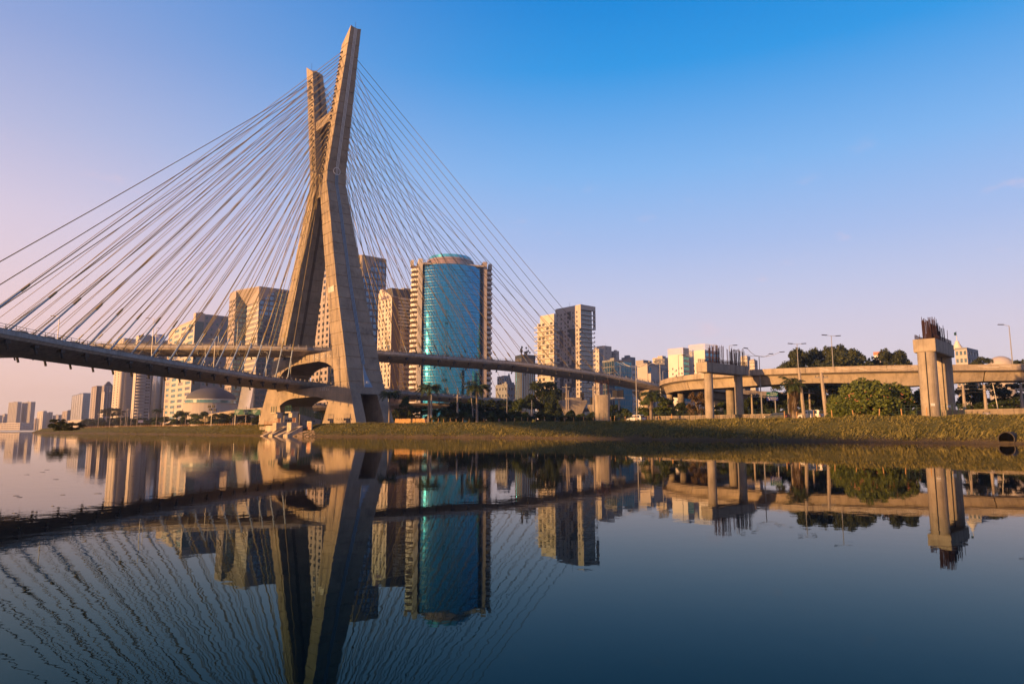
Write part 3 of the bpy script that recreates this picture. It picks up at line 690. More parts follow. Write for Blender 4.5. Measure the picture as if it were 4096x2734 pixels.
# slanted gable crown carrying the sign: peak towards the far-left third
crown = MB(); prof = [(0, B.H), (B.LL + .4, B.H), (B.LL * .30 + .4, zb_ + .3), (B.LL * .12, zb_ + .5), (0, zb_ - 3.0)]
crown.loft([[B.P('L', a, .4, z) for a, z in prof], [B.P('L', a, -3.0, z) for a, z in prof]]); crown.build('gable_crown', S_CREAM, B.o)
F1 = B.LR * .26
w = MB(); w.box(0.02, F1, -.4, 2, 0, B.H - .02); w.build('brown_pier', S_BROWN, B.o)
dk_ = MB(); dk_.loft([[(1.2, .0, B.H), (B.LR, .0, B.H), (B.LR, B.LL * .9, B.H), (1.2, B.LL * .9, B.H)], [(1.2, 3, zb_), (B.LR, 3, zb_), (B.LR, B.LL * .9, zb_), (1.2, B.LL * .9, zb_)]]); dk_.build('dark_attic', S_DGREY, B.o)
w = MB(); zlo = B.zpx(1306); n = 9; rh_ = (B.H - zlo) / n
for k in range(n):
    z = zlo + k * rh_; a0 = F1 * (1 - .55 * k / n)
    B.win('F', (a0 + F1 + B.LR) / 2 - a0 * .25, z + rh_ * .30, B.LR - F1 * .8, rh_ * .55, M_WIN, out=.42, div=5)
    B.boxf(w, 'F', F1 * .75, B.LR, .0, .8, z + rh_ * .58, z + rh_ * .98)
w.build('band', S_WHITE, B.o)
w = MB(); B.grid(w, 'F', F1 + .02, B.LR, 2, zlo - .3, 5, 20, .93, .52, G_BRONZE); w.build('spandrel_wall', S_PEACH, B.o)
purple = plain('sign_purple', (.07, .035, .20), .5)
put_text('Hilton', 4.8, purple, B.o, B.P('L', B.LL * .52, .5, B.H + .9), (math.pi / 2, 0, -math.pi / 2), .06, 'sign_lettering')
em = MB(); cz = B.H + 6.2; ca = B.LL * .42
em.tube([B.P('L', ca + 2.0 * math.cos(t), .5, cz + 2.6 * math.sin(t)) for t in np.linspace(0, 2 * math.pi, 25)], .24, 5); em.build('sign_emblem', purple, B.o)
em = MB()
for dx in (-.6, .15, .8): em.tube([B.P('L', ca + dx - .3, .5, cz - 1.2), B.P('L', ca + dx, .5, cz + .4), B.P('L', ca + dx + .25, .5, cz + 1.3)], .15, 4)
em.build('sign_monogram', purple, B.o)
B.roof(S_CREAM, clutter=0, z=B.H - .5)
hp = MB(); hp.box(B.LR * .45, B.LR, 4, B.LL * .8, zb_ + .02, zb_ + 1.6); hp.build('helipad', S_GREY, B.o)

# --- twin stone-and-glass towers with slanted crowns ----------------------
def crystal(xl, xc, x2, x3, xr, yref, ytop, ytri, depth, label):
    B = Bld('faceted_tower', label, xl, xc, xr, yref, ytop, depth)
    # plan: block one from the near corner, block two pushed towards the viewer so that its left flank catches the sun
    def along(px):
        d = ray(px, yref); r = d.x / d.y; e = Vector((math.cos(B.phi), math.sin(B.phi))); return (r * B.K.y - B.K.x) / (e.x - r * e.y)
    a2 = along(x2); e = Vector((math.cos(B.phi), math.sin(B.phi))); eu = Vector((math.sin(B.phi), -math.cos(B.phi)))
    K2 = B.K.xy + e * a2; d = ray(x3, yref); r = d.x / d.y; push = (r * K2.y - K2.x) / (eu.x - r * eu.y)
    K3 = K2 + eu * push; d = ray(xr, yref); r = d.x / d.y; L3 = (r * K3.y - K3.x) / (e.x - r * e.y)
    zt = B.H; ztri = B.zpx(ytri); fl = 26; fh = (zt - 3) / fl
    w = MB(); w.box(0, a2, 0, B.LL, 0, zt); w.box(a2, a2 + L3, -push, B.LL, 0, zt); w.build('core', S_PINK, B.o)
    f = MB(); B.grid(f, 'L', 0, B.LL + .4, 2, zt - 6, 4, fl, .5, .55, M_WIN); B.boxf(f, 'L', 0, B.LL + .4, 0, .4, zt - 6, zt); f.build('left_facade', S_PINK, B.o)
    f = MB(); B.grid(f, 'F', .02, a2 - .02, 0, zt, 3, fl, .86, .62, G_DARK); f.build('recessed_facade', S_SPAN, B.o)
    # sunlit striped flank of block two
    f = MB()
    for k in range(fl):
        z = 2 + k * fh; zc = z + fh * .3
        o = place('ribbon_window', win_mesh(G_SILVER, 4), B.o, (a2 - .05, -push / 2, zc + fh * .1), -math.pi / 2, (push - .6, 1, fh * .58))
        f.box(a2 - .4, a2 - .001, -push, -.42, z + fh * .70, z + fh * 1.10)
    f.build('striped_flank', S_CREAM, B.o)
    f = MB(); sk = .4; cols = 6; cw = L3 / cols
    for c in range(cols + 1): f.box(a2 + c * cw - .35, a2 + c * cw + .35, -push - sk, -push, 0, zt)
    for k in range(fl):
        z = 2 + k * fh
        for c in range(cols):
            f.box(a2 + c * cw + .352, a2 + (c + 1) * cw - .352, -push - sk + .01, -push, z + fh * .74, z + fh)
            place('window', win_mesh(G_DARK, 1), B.o, (a2 + (c + .5) * cw, -push - .05, z + fh * .37), 0, (cw - .7, 1, fh * .72))
    f.build('right_facade', S_SPAN, B.o)
    # slanted stone crown: triangles of granite closing both glass faces
    c = MB()
    c.add([(0, -.42, zt), (a2 - .82, -push, zt), (a2 - .82, -.42, zt), (a2 - .82, -.42, ztri), (0, -.42, zt + .8), (a2 - .82, -push, zt + .8), (a2 - .82, -.42, zt + .8)], [(0, 3, 1), (0, 2, 3), (1, 3, 2), (4, 5, 6), (0, 1, 5, 4), (1, 2, 6, 5), (2, 0, 4, 6)])
    c.loft([[(a2 - .42, -push - .0, zt), (a2 - .42, -.78, zt), (a2 - .42, -.78, ztri), (a2 - .42, -push, ztri)], [(a2 - .8, -push, zt), (a2 - .8, -.78, zt), (a2 - .8, -.78, ztri), (a2 - .8, -push, ztri)]])
    c.loft([[(a2, -push - .42, zt), (a2 + L3 * .62, -push - .42, zt), (a2, -push - .42, ztri)], [(a2, -push - .8, zt), (a2 + L3 * .62, -push - .8, zt), (a2, -push - .8, ztri)]])
    c.build('slanted_crown', S_PINK, B.o)
    # flared foot of the striped flank
    zf = B.zpx(1530)
    c = MB(); c.loft([[(a2 - .85, -.43, zf), (a2 - .85, -push, zf), (a2 - .84, -push, zf + .02), (a2 - .84, -.43, zf + .02)], [(a2 * .35, -.43, 0), (a2 * .35, -push, 0), (a2 - .84, -push, 0), (a2 - .84, -.43, 0)]]); c.build('flared_foot', G_SILVER, B.o)
    rf = MB(); rf.box(0, a2, 0, B.LL, zt, zt + .8); rf.box(a2, a2 + L3, -push, B.LL, zt, zt + .9); o = rf.build('roof', S_PINK, B.o)
    q = MB(); q.box(a2 + L3 * .55, a2 + L3 * 1.05, 2, 12, zt + .9, zt + 1.7); q.build('helipad', S_GREY, o)
    return B
crystal(914, 939, 984, 1033, 1150, 1300, 1164, 1218, 600, 'faceted stone and glass tower with slanted crown, left of the bridge tower')
crystal(1258, 1322, 1395, 1445, 1540, 1200, 1030, 1115, 560, 'tallest stone and glass tower, half hidden behind the bridge tower legs')

# --- peach and grey hotel -------------------------------------------------
B = Bld('stepped_hotel_block', 'peach and grey block with green glass corner left of the faceted tower', 668, 771, 912, 1450, 1282, 680)
B.core(S_PEACH, x1=B.LR * .3, z1=B.H); B.core(S_BLUEG, x0=B.LR * .3, z1=B.H + 7.0, name='taller_wing')
w = MB(); B.grid(w, 'L', B.LL * .22, B.LL + .4, 3, B.H - 1, 3, 18, .66, .52, M_WINT, div=3); w.build('cream_facade', S_CREAM, B.o)
w = MB(); B.grid(w, 'L', 0, B.LL * .22 - .02, 3, B.H - 8, 1, 16, .55, .5, M_WINT); w.build('orange_strip', S_PEACH, B.o)
gz_ = MB(); gz_.box(.02, B.LR * .24, -.45, 0, 0, B.H - .5); gz_.build('green_glass_corner', G_TEAL, B.o)
w = MB(); B.grid(w, 'F', B.LR * .25, B.LR, 3, B.H + 6.5, 5, 20, .42, .5, M_WINT, skip=lambda r, c: (c % 2 == 0 and r % 7 == 3)); w.build('grey_facade', S_BLUEG, B.o)
w = MB(); w.box(0, B.LR * .3, 0, B.LL, B.H, B.H + .8); w.box(B.LR * .3, B.LR, 0, B.LL, B.H + 7, B.H + 7.8); o = w.build('roof', S_PEACH, B.o)
w = MB(); w.box(0.3, B.LR * .28, 1, 8, B.H + .8, B.H + 8.4); w.build('stair_head', S_PEACH, o)
w = MB(); w.lathe([(.3, B.H + 8.4), (2.2, B.H + 9.0), (2.2, B.H + 9.5), (1.0, B.H + 9.9)], 14, (B.LR * .18, 4)); w.build('satellite_dish', S_DGREY, o)

# --- domed auditorium -----------------------------------------------------
p = at(842, 1640, 520); dm = thing('domed_auditorium', 'low round hall with black dome and pale walls left of the bridge tower', 'building', (p.x, p.y, GZ - .3))
wd = xat(950, 520) - xat(750, 520); r_ = wd / 2; zA, zB, zC = at(842, 1612, 520).z - p.z - 1, at(842, 1596, 520).z - GZ, at(842, 1549, 520).z - GZ
m = MB(); m.lathe([(r_, 0), (r_, zB - 3.4), (r_ + .5, zB - 3.3), (r_ + .5, zB - 3.0), (r_ - .4, zB - 2.9)], 40); m.build('wall', S_BEIGE, dm)
m = MB(); m.lathe([(r_ * .95, zB - 3), (r_ * .95, zB - .7)], 40); m.build('ribbon_glazing', M_WINT, dm)
m = MB(); m.lathe([(r_ * .97, zB - .7), (r_ * .98, zB), (r_ * .94, zB + .1)], 40); m.build('cornice', S_WHITE, dm)
m = MB(); m.lathe([(r_ * .93, zB)] + [(r_ * .93 * math.cos(t), zB + (zC - zB) * math.sin(t)) for t in np.linspace(.05, 1.5, 9)], 40); m.build('dome', S_DGREY, dm, smooth=True)

# --- towers further left, fading into the haze ---------------------------
B = Bld('striped_tower', 'slender tower with pale lit fins under the near deck', 452, 478, 530, 1560, 1355, 850)
B.core(S_GREY); w = MB(); B.grid(w, 'L', 0, B.LL + .4, 3, B.H, 2, 34, .3, .5, M_WIN); w.build('left_facade', S_CREAM, B.o)
m = MB(); m.lathe([(2.6, 0), (2.6, B.H + 1), (1.5, B.H + 1.2)], 14, (1.5, -.5)); m.build('round_fin', S_CREAM, B.o, smooth=True)
w = MB(); B.grid(w, 'F', 3.4, B.LR, 3, B.H, 1, 34, .98, .72, G_SILVER); w.build('right_facade', S_GREY, B.o); B.roof(S_GREY, clutter=1)
B = Bld('curved_balcony_tower', 'glass tower with bowed grey balconies between the striped tower and the peach block', 531, 541, 602, 1560, 1343, 830)
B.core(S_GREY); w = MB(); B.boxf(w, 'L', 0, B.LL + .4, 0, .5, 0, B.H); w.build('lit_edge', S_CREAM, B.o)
bal = MB(); outer = [(B.LR * .62 * (1 - math.cos(t)) / 2 * 1.0, -3.2 * math.sin(t)) for t in np.linspace(0, math.pi, 10)]
bal.prism([(0, 0)] + outer[1:-1] + [(B.LR * .62, 0)], 0, 1.5); bme = bal.mesh('balcony', S_BEIGE)
for k in range(28): place('balcony', bme, B.o, (.3, -.02, 5 + k * (B.H - 8) / 28))
for k in range(28): B.win('F', B.LR * .8, 6 + k * (B.H - 8) / 28, B.LR * .3, 2.0, M_WIN, out=.05, div=2)
m = MB(); m.lathe([(6.2, 0), (6.2, B.H + 4), (4, B.H + 4.2)], 20, (B.LR + 6.5, 4)); m.build('glass_drum', G_SILVER, B.o, smooth=True)
m = MB(); m.box(B.LR + 12.8, B.LR + 22, -2, 16, 0, B.H - 3); m.build('bronze_slab', G_BRONZE, B.o); B.roof(S_GREY, clutter=2, seed=4)
B = Bld('balcony_slab_tower', 'grey slab with stacked side balconies behind the glass drum', 622, 630, 668, 1560, 1375, 900)
B.core(S_GREY); w = MB(); B.grid(w, 'F', 0.02, B.LR, 3, B.H, 3, 30, .55, .5, M_WINB); w.build('facade', S_BLUEG, B.o); B.roof(S_GREY, clutter=1)
def simple(name, label, xl, xc, xr, ytop, depth, matL, matF, cL, cF, rows, wmat=None, wf=.5, hf=.5, yref=1620, joined=False, clutter=2, seed=1, phi=None, group=None):
    B = Bld(name, label, xl, xc, xr, yref, ytop, depth, phi); wmat = wmat or M_WIN
    B.core(matF)
    if cL:
        w = MB(); B.grid(w, 'L', 0, B.LL + .4, 2, B.H, cL, rows, wf, hf, wmat, joined=joined); w.build('left_facade', matL, B.o)
    if cF:
        w = MB(); B.grid(w, 'F', .01, B.LR, 2, B.H, cF, rows, wf, hf, wmat, joined=joined); w.build('right_facade', matF, B.o)
    B.roof(matF, clutter=clutter, seed=seed)
    return B
B = simple('gabled_tower', 'brown tower with pyramid roof left of the striped tower', 404, 412, 462, 1545, 960, S_PINK, S_GREY, 1, 4, 22, M_WIN, .5, .5, joined=True, clutter=0)
m = MB(); m.loft([[(0, 0, B.H + .4), (B.LR * .75, 0, B.H + .4), (B.LR * .75, B.LL, B.H + .4), (0, B.LL, B.H + .4)], [(B.LR * .3, B.LL * .4, B.H + 7.5), (B.LR * .45, B.LL * .4, B.H + 7.5), (B.LR * .45, B.LL * .6, B.H + 7.5), (B.LR * .3, B.LL * .6, B.H + 7.5)]]); m.build('pyramid_roof', S_DGREY, B.o)
simple('flat_roofed_tower', 'pinkish slab with dark cap beside the pyramid-roofed tower', 362, 382, 406, 1545, 1010, S_PINK, S_BROWN, 2, 2, 22, joined=True, clutter=1, seed=3)
B = simple('low_stepped_tower', 'shorter square tower with open attic in front of the pyramid-roofed tower', 404, 415, 458, 1568, 920, S_CREAM, S_GREY, 1, 4, 18, joined=True, clutter=1, seed=5)
B = simple('blue_glass_slab', 'hazy blue glass slab standing alone left of the brown towers', 286, 330, 359, 1573, 1150, G_SILVER, G_DARK, 0, 0, 1, clutter=1)
w = MB(); B.grid(w, 'L', 0, B.LL + .4, 2, B.H, 5, 22, .93, .9, G_SILVER, joined=True); w.build('left_facade', S_BLUEG, B.o)
w = MB(); B.grid(w, 'F', .01, B.LR, 2, B.H, 4, 22, .93, .9, G_DARK, joined=True); w.build('right_facade', S_BLUEG, B.o)
for k, (xl, xc, xr, yt, lab) in enumerate([(35, 70, 86, 1608, 'left one of the twin hazy towers at the far left'), (88, 124, 141, 1608, 'right one of the twin hazy towers at the far left')]):
    simple('hazy_twin_tower', lab, xl, xc, xr, yt, 1500, S_GREY, S_GREY, 6, 4, 24, joined=True, clutter=1, seed=k, group='twin towers', phi=52)
B = simple('white_podium', 'long low white building below the twin hazy towers', -60, 88, 142, 1692, 1440, S_BEIGE, S_BEIGE, 14, 5, 3, joined=True, clutter=0, wf=.8, hf=.4, phi=60)
for k, (xl, xc, xr, yt, dp, mt, lab) in enumerate([(-8, 4, 14, 1662, 1700, S_PINK, 'hazy stub of a block at the left picture edge'), (14, 24, 34, 1656, 1750, S_GREY, 'narrow hazy block just left of the twin towers'),
        (152, 176, 190, 1644, 1600, S_CREAM, 'pale hazy block right of the twin towers'), (190, 205, 214, 1649, 1620, S_PINK, 'small pink hazy block beside the pale one'),
        (143, 148, 153, 1675, 1650, S_PINK, 'very low hazy block between twin towers and pale block'), (216, 238, 254, 1660, 1500, S_GREY, 'low grey hazy block left of the blue glass slab'),
        (252, 272, 287, 1644, 1300, S_PINK, 'pinkish low block touching the blue glass slab')]):
    simple('hazy_block', lab, xl, xc, xr, yt, dp, mt, mt, 3, 2, 9, joined=True, clutter=1, seed=k)
simple('white_shed', 'low white shed in front of the blue glass slab', 276, 340, 360, 1680, 900, S_BEIGE, S_BEIGE, 0, 0, 1, clutter=0)

# --- apartment pair right of the round tower ------------------------------
DA = 540
B = Bld('apartment_tower', 'grey and charcoal apartment tower with square framed top and balconies', 2224, 2318, 2369, 1400, 1221, DA, cat='building')
fl = 27; fh = B.H / fl
B.core(S_DGREY)
w = MB(); cols = 6; cw = (B.LL + .4) / cols; rr = random.Random(3)
dark = MB()
for c in range(cols):
    w = MB(); dark = MB()
    for r in range(fl):
        z0 = r * fh; a0 = c * cw; top = r >= fl - 5; isd = (not top) and ((c in (0, 1, 4) and ((r // 3 + c) % 3 != 0)) )
        tgt = dark if isd else w; o1 = .38 if isd else .42
        wx0, wx1, wz0, wz1 = a0 + cw * .3, a0 + cw * .62, z0 + fh * .3, z0 + fh * .8
        if c == 3 and not (top and r == fl - 1):   # stacked balconies column
            B.boxf(w, 'L', a0 + cw * .62, a0 + cw, 0, 1.3, z0, z0 + fh) if (r // 2) % 2 else B.boxf(dark, 'L', a0 + cw * .62, a0 + cw, 0, .4, z0, z0 + fh)
            B.win('L', a0 + cw * .31, z0 + fh * .5, cw * .6, fh * .8, M_WIN, out=.1, div=2)
            bl = MB(); B.boxf(bl, 'L', a0, a0 + cw * .62, .12, 1.4, z0, z0 + .35); B.boxf(bl, 'L', a0, a0 + cw * .62, 1.3, 1.38, z0 + .352, z0 + 1.2); bl.build('balcony', S_BEIGE, B.o); continue
        if top and r == fl - 1:
            B.boxf(tgt, 'L', a0, a0 + cw, 0, o1, z0, z0 + fh); continue
        B.boxf(tgt, 'L', a0, wx0, 0, o1, z0, z0 + fh); B.boxf(tgt, 'L', wx1, a0 + cw, 0, o1, z0, z0 + fh)
        B.boxf(tgt, 'L', wx0, wx1, 0, o1, z0, wz0); B.boxf(tgt, 'L', wx0, wx1, 0, o1, wz1, z0 + fh)
        B.win('L', (wx0 + wx1) / 2, (wz0 + wz1) / 2, wx1 - wx0, wz1 - wz0, M_WIN, div=2)
    if w.v: tag(w.build('beige_wall', S_BEIGE, B.o), kind='stuff')
    if dark.v: tag(dark.build('charcoal_wall', S_DGREY, B.o), kind='stuff')
for r in range(fl - 1):
    z0 = r * fh; B.win('F', B.LR * .5, z0 + fh * .55, B.LR * .96, fh * .8, M_WINB, out=.05, div=4)
    bl = MB(); B.boxf(bl, 'F', -.3, B.LR + 1.6, .15, 2.0, z0, z0 + .55); bl.build('balcony', S_WHITE, B.o)
    bl = MB(); B.boxf(bl, 'F', B.LR + .4, B.LR + 1.55, 1.9, 1.96, z0 + .552, z0 + 1.5); bl.build('balcony_rail', M_STEEL, B.o)
w = MB(); zt = B.H; z5 = zt - 5 * fh
B.boxf(w, 'F', -.42, B.LR + 2.2, .0, 2.2, zt - fh * .9, zt + .6); B.boxf(w, 'F', B.LR + 1.4, B.LR + 2.2, .0, 2.2, z5, zt - fh * .9 - .002); B.boxf(w, 'F', -.42, B.LR + 2.2, 0, 2.2, z5 - .5, z5 - .002); B.boxf(w, 'F', -.42, .4, .0, 2.2, z5, zt - fh * .9 - .002)
w.build('framed_top', S_BEIGE, B.o)
w = MB(); w.box(0, B.LR, 0, B.LL, zt, zt + .6); w.tube([(B.LR * .2, B.LL * .5, zt), (B.LR * .2, B.LL * .5, zt + 5)], .1, 4); w.build('roof', S_BEIGE, B.o)
B = Bld('balcony_apartment_block', 'sunlit cream apartment block with deep balconies joined to the charcoal tower', 2150, 2216, 2228, 1420, 1284, 495)
B.core(S_CREAM); fl = 23; fh = B.H / fl
for r in range(fl):
    z0 = r * fh
    bl = MB(); B.boxf(bl, 'L', -1.6, B.LL + 1.6, 0, 1.8, z0, z0 + .5); B.boxf(bl, 'F', -1.78, B.LR + 1.2, 0.002, 1.6, z0 + .01, z0 + .49); bl.build('balcony', S_WHITE, B.o)
    bl = MB(); B.boxf(bl, 'L', -1.6, B.LL + 1.6, 1.7, 1.76, z0 + 1.25, z0 + 1.33)
    for k in range(9): B.boxf(bl, 'L', -1.6 + k * (B.LL + 3.1) / 8, -1.5 + k * (B.LL + 3.1) / 8, 1.7, 1.76, z0 + .5, z0 + 1.25)
    bl.build('balcony_rail', S_CREAM, B.o)
    for c in range(4):
        if (r * 7 + c * 5) % 4: B.win('L', B.LL * (.14 + .24 * c), z0 + fh * .55, B.LL * .15, fh * .6, M_WIN if (r + c) % 3 else M_WINF, div=2)
    B.win('F', B.LR * .6, z0 + fh * .55, B.LR * .7, fh * .6, M_WINB)
w = MB(); w.box(.8, B.LR, .5, B.LL - 2.2, B.H, B.zpx(1253)); w.build('penthouse', S_CREAM, B.o)

B = Bld('dark_antenna_tower', 'dark grey round-cornered office block with rooftop antennas', 2060, 2086, 2146, 1520, 1431, 430, phi=25)
m = MB(); poly = [(0, 0), (B.LR * .8, 0)] + [(B.LR * .8 + B.LR * .2 * math.sin(t), B.LR * .2 * (1 - math.cos(t))) for t in np.linspace(.2, 1.57, 6)] + [(B.LR, B.LL), (0, B.LL)]
m.prism(poly, 0, B.H); m.build('wall', S_DGREY, B.o)
m = MB(); m.prism([(x * 1.02 - .1, y - .3) for x, y in poly], B.H, B.H + 2.2); rf = m.build('roof', plain('navy_cap', (.02, .03, .045), .6), B.o)
for k in range(6): B.win('F', B.LR * (.07 + .145 * k), B.H * .47, B.LR * .07, B.H * .9, G_DARK, out=.06)
for k in range(3): B.win('L', B.LL * (.2 + .3 * k), B.H * .47, B.LL * .14, B.H * .9, G_DARK, out=.06)
rr = random.Random(9)
for k in range(12):
    a = MB(); x, y, h = B.LR * rr.uniform(.1, .9), B.LL * rr.uniform(.1, .6), rr.uniform(2, 6.5); a.tube([(x, y, B.H + 2.2), (x, y, B.H + 2.2 + h)], .09, 4)
    for j in range(rr.randint(1, 3)): q = B.H + 2 + h * rr.uniform(.5, 1); a.box(x - .5, x + .5, y - .1, y + .1, q - .7, q + .4)
    a.build('antenna', M_DARK, rf)
simple('low_office', 'low blue-grey office beside the round tower base', 1984, 2030, 2062, 1542, 470, S_BLUEG, S_BLUEG, 4, 3, 6, M_WIN, .4, .4, clutter=2, seed=3, yref=1590)
simple('pale_low_block', 'pale low block seen between round tower and dark antenna tower', 1990, 2016, 2040, 1508, 640, S_CREAM, S_GREY, 3, 3, 12, joined=True, clutter=2, seed=8, yref=1560)
B = simple('spired_block', 'distant block with a pointed spire beside the round tower', 2018, 2034, 2056, 1532, 700, S_PINK, S_BLUEG, 3, 2, 12, joined=True, clutter=0, yref=1560)
m = MB(); m.loft([[(1, 1, B.H), (6, 1, B.H), (6, 6, B.H), (1, 6, B.H)], [(3.4, 3.4, B.H + 11), (3.6, 3.4, B.H + 11), (3.6, 3.6, B.H + 11), (3.4, 3.6, B.H + 11)]]); m.build('spire', S_DGREY, B.o)
# cream flats and office cluster
B = simple('cream_flats', 'cream block of flats with dark notches right of the apartment tower', 2364, 2397, 2414, 1398, 700, S_CREAM, S_GREY, 3, 3, 17, M_WIN, .28, .35, yref=1480, clutter=1)
B = simple('tall_cream_flats', 'tallest cream flats with pink side wall behind the blue glass office', 2386, 2419, 2446, 1386, 760, S_CREAM, S_PEACH, 3, 2, 19, M_WIN, .25, .3, yref=1450, clutter=2, seed=2)
B = simple('capped_flats', 'narrow peach flats with dark cap beside the tallest cream flats', 2446, 2464, 2476, 1406, 770, S_GREY, S_PEACH, 2, 2, 17, M_WIN, .3, .35, yref=1450, clutter=1, seed=4)
B = Bld('blue_glass_office', 'low cyan glass office box with darker left side', 2412, 2458, 2527, 1530, 1443, 480, phi=32)
B.core(S_DGREY)
def curtain(B, face, L, z1, nc, nrow, mat, z0=.2, name='glass_panel'):
    me = win_mesh(mat, 1)
    for r in range(nrow):
        for c in range(nc): B.win(face, L * (c + .5) / nc, z0 + (z1 - z0) * (r + .5) / nrow, L / nc - .08, (z1 - z0) / nrow - .08, mat, out=.1, name=name)
curtain(B, 'F', B.LR, B.H, 10, 12, G_CYAN); curtain(B, 'L', B.LL, B.H, 5, 12, G_DARK); B.roof(S_BLUEG, clutter=1, z=B.H)
simple('grey_core_block', 'grey windowless-looking stair block behind the cyan office', 2488, 2520, 2541, 1432, 580, S_GREY, S_BLUEG, 1, 1, 8, M_WIN, .15, .18, yref=1480, clutter=1)
simple('banded_office', 'pale banded office wing right of the cyan glass office', 2520, 2527, 2556, 1467, 500, S_WHITE, S_WHITE, 0, 1, 11, M_WIN, .9, .45, yref=1520, clutter=0)
simple('lower_white_flats', 'white flats with dark ribbons seen under the bridge approach', 2530, 2536, 2568, 1578, 520, S_WHITE, S_WHITE, 0, 2, 5, M_WIN, .8, .45, yref=1600, clutter=0)
B = Bld('grey_office', 'grey office with tall blue window slots left of the white towers', 2551, 2590, 2668, 1500, 1458, 420)
B.core(S_BEIGE); w = MB(); B.boxf(w, 'L', 0, B.LL + .4, 0, .4, 0, B.H); B.boxf(w, 'F', B.LR * .55, B.LR, 0, .4, 0, B.H); w.build('wall_skin', S_BEIGE, B.o)
w = MB(); B.boxf(w, 'F', 0, B.LR * .55, .0, 2.6, 0, B.H * .86); w.build('front_bay', S_BEIGE, B.o)
for k, (a, ww) in enumerate(((.12, .14), (.30, .05), (.42, .09))): B.win('F', B.LR * a, B.H * .4, B.LR * ww, B.H * .74, M_WINB, out=2.66)
w = MB(); B.boxf(w, 'F', B.LR * .6, B.LR * .98, .4, .8, 0, B.H * .97); w.build('blue_wall', S_BLUEG, B.o)
w = MB(); w.box(0, B.LR * .3, 3, 9, B.H, B.H + 3.2); w.build('roof_box', S_GREY, B.o); B.win('F', B.LR * .1, B.H * .93, B.LR * .1, 2.4, G_CYAN, out=.5); B.roof(S_GREY, clutter=1)
simple('cream_rooftop_flats', 'cream flats peeping over the grey office', 2612, 2650, 2676, 1434, 520, S_CREAM, S_PEACH, 2, 2, 12, M_WIN, .3, .35, yref=1460, clutter=1, seed=6)
for nm, xl, xc, xr, yt, sd_, lab in (('finned_white_tower', 2675, 2733, 2758, 1421, 1, 'smaller white tower with roof fins behind the viaduct curve'), ('finned_white_tower', 2759, 2821, 2878, 1405, 2, 'larger white tower with roof fins behind the unfinished twin-column pier')):
    B = Bld(nm, lab, xl, xc, xr, 1480, yt, 455)
    B.core(S_WHITE); w = MB(); fl = 14; fh = B.H / fl
    B.grid(w, 'L', 0, B.LL + .4, 0, B.H, 5, fl, .42, .38, M_WIN, skip=lambda r, c: c in (0, 2) or r > 11); w.build('white_facade', S_WHITE, B.o)
    for r in range(fl):
        B.win('F', B.LR * .5, (r + .5) * fh, B.LR * .96, fh * .6, G_CYAN, out=.1, div=3)
        if r < 12:
            bl = MB(); B.boxf(bl, 'L', B.LL * .42, B.LL * .58, .4, 1.6, r * fh + .2, r * fh + 1.3); bl.build('balcony', S_WHITE, B.o)
    w = MB()
    for r in range(fl): B.boxf(w, 'F', .01, B.LR, 0, .35, r * fh + fh * .82, (r + 1) * fh + fh * .18)
    w.build('bands', S_BEIGE, B.o); B.roof(S_WHITE, clutter=0)
    f = MB()
    for k in range(20):
        q = B.P('L', B.LL * k / 20, .2, 0); f.bar((q[0], q[1], B.H + .3), (q[0], q[1], B.H + 5.4), .3, .12)
    for k in range(14): f.bar((B.LR * k / 14, -.2, B.H + .3), (B.LR * k / 14, -.2, B.H + 5.4), .3, .12)
    f.build('roof_fins', S_WHITE, B.o)
simple('long_white_school', 'long cream low building seen through the unfinished pier columns', 2850, 2900, 2916, 1536, 330, S_CREAM, S_CREAM, 5, 2, 4, M_WIN, .5, .35, yref=1570, clutter=0)
simple('slate_block', 'dark slate block under the viaduct beside the cream tower', 2968, 2980, 2999, 1545, 360, S_DGREY, S_DGREY, 1, 2, 5, M_WIN, .5, .3, yref=1580, clutter=0)
simple('cream_residential_tower', 'left of two cream residential towers behind the viaduct', 2966, 2990, 3002, 1428, 640, S_CREAM, S_BEIGE, 3, 2, 20, M_WIN, .4, .4, yref=1480, clutter=1, seed=2)
simple('cream_residential_tower', 'right of two cream residential towers, with grey side, behind the viaduct', 3000, 3018, 3030, 1444, 620, S_CREAM, S_GREY, 3, 2, 19, M_WIN, .4, .4, yref=1480, clutter=1, seed=3)
simple('pink_flats', 'pink flats peeping between the tree crowns', 3306, 3330, 3356, 1396, 420, S_PEACH, S_PEACH, 2, 2, 10, M_WIN, .3, .3, yref=1420, clutter=1, seed=3)
B = simple('orange_roofed_block', 'orange-topped block behind the rightmost tree crown', 3496, 3530, 3602, 1425, 400, S_WHITE, S_WHITE, 1, 2, 6, M_WIN, .3, .4, yref=1430, clutter=0)
m = MB(); zz = B.zpx(1405); m.box(-.6, B.LR, -.6, B.LL, B.H + 1.15, zz); m.build('orange_attic', stone('orange_render', (.52, .22, .14)), B.o)
B = simple('stepped_spire_office', 'white office with tiered spire and flag at far right', 3822, 3868, 3912, 1396, 420, S_BEIGE, S_BLUEG, 3, 4, 10, M_WINB, .6, .55, yref=1430, clutter=0)
zq = B.H + .4; rr_ = 4.2
for k in range(6):
    m = MB(); m.lathe([(rr_, zq), (rr_, zq + .48), (rr_ * .7, zq + .5), (rr_ * .7, zq + .95)], 14, (4.5, 6)); m.build('spire_tier', S_WHITE, B.o); zq += .95; rr_ *= .78
m = MB(); m.tube([(4.5, 6, zq), (4.5, 6, zq + 6)], .15, 5); pole = m.build('flagpole', S_WHITE, B.o)
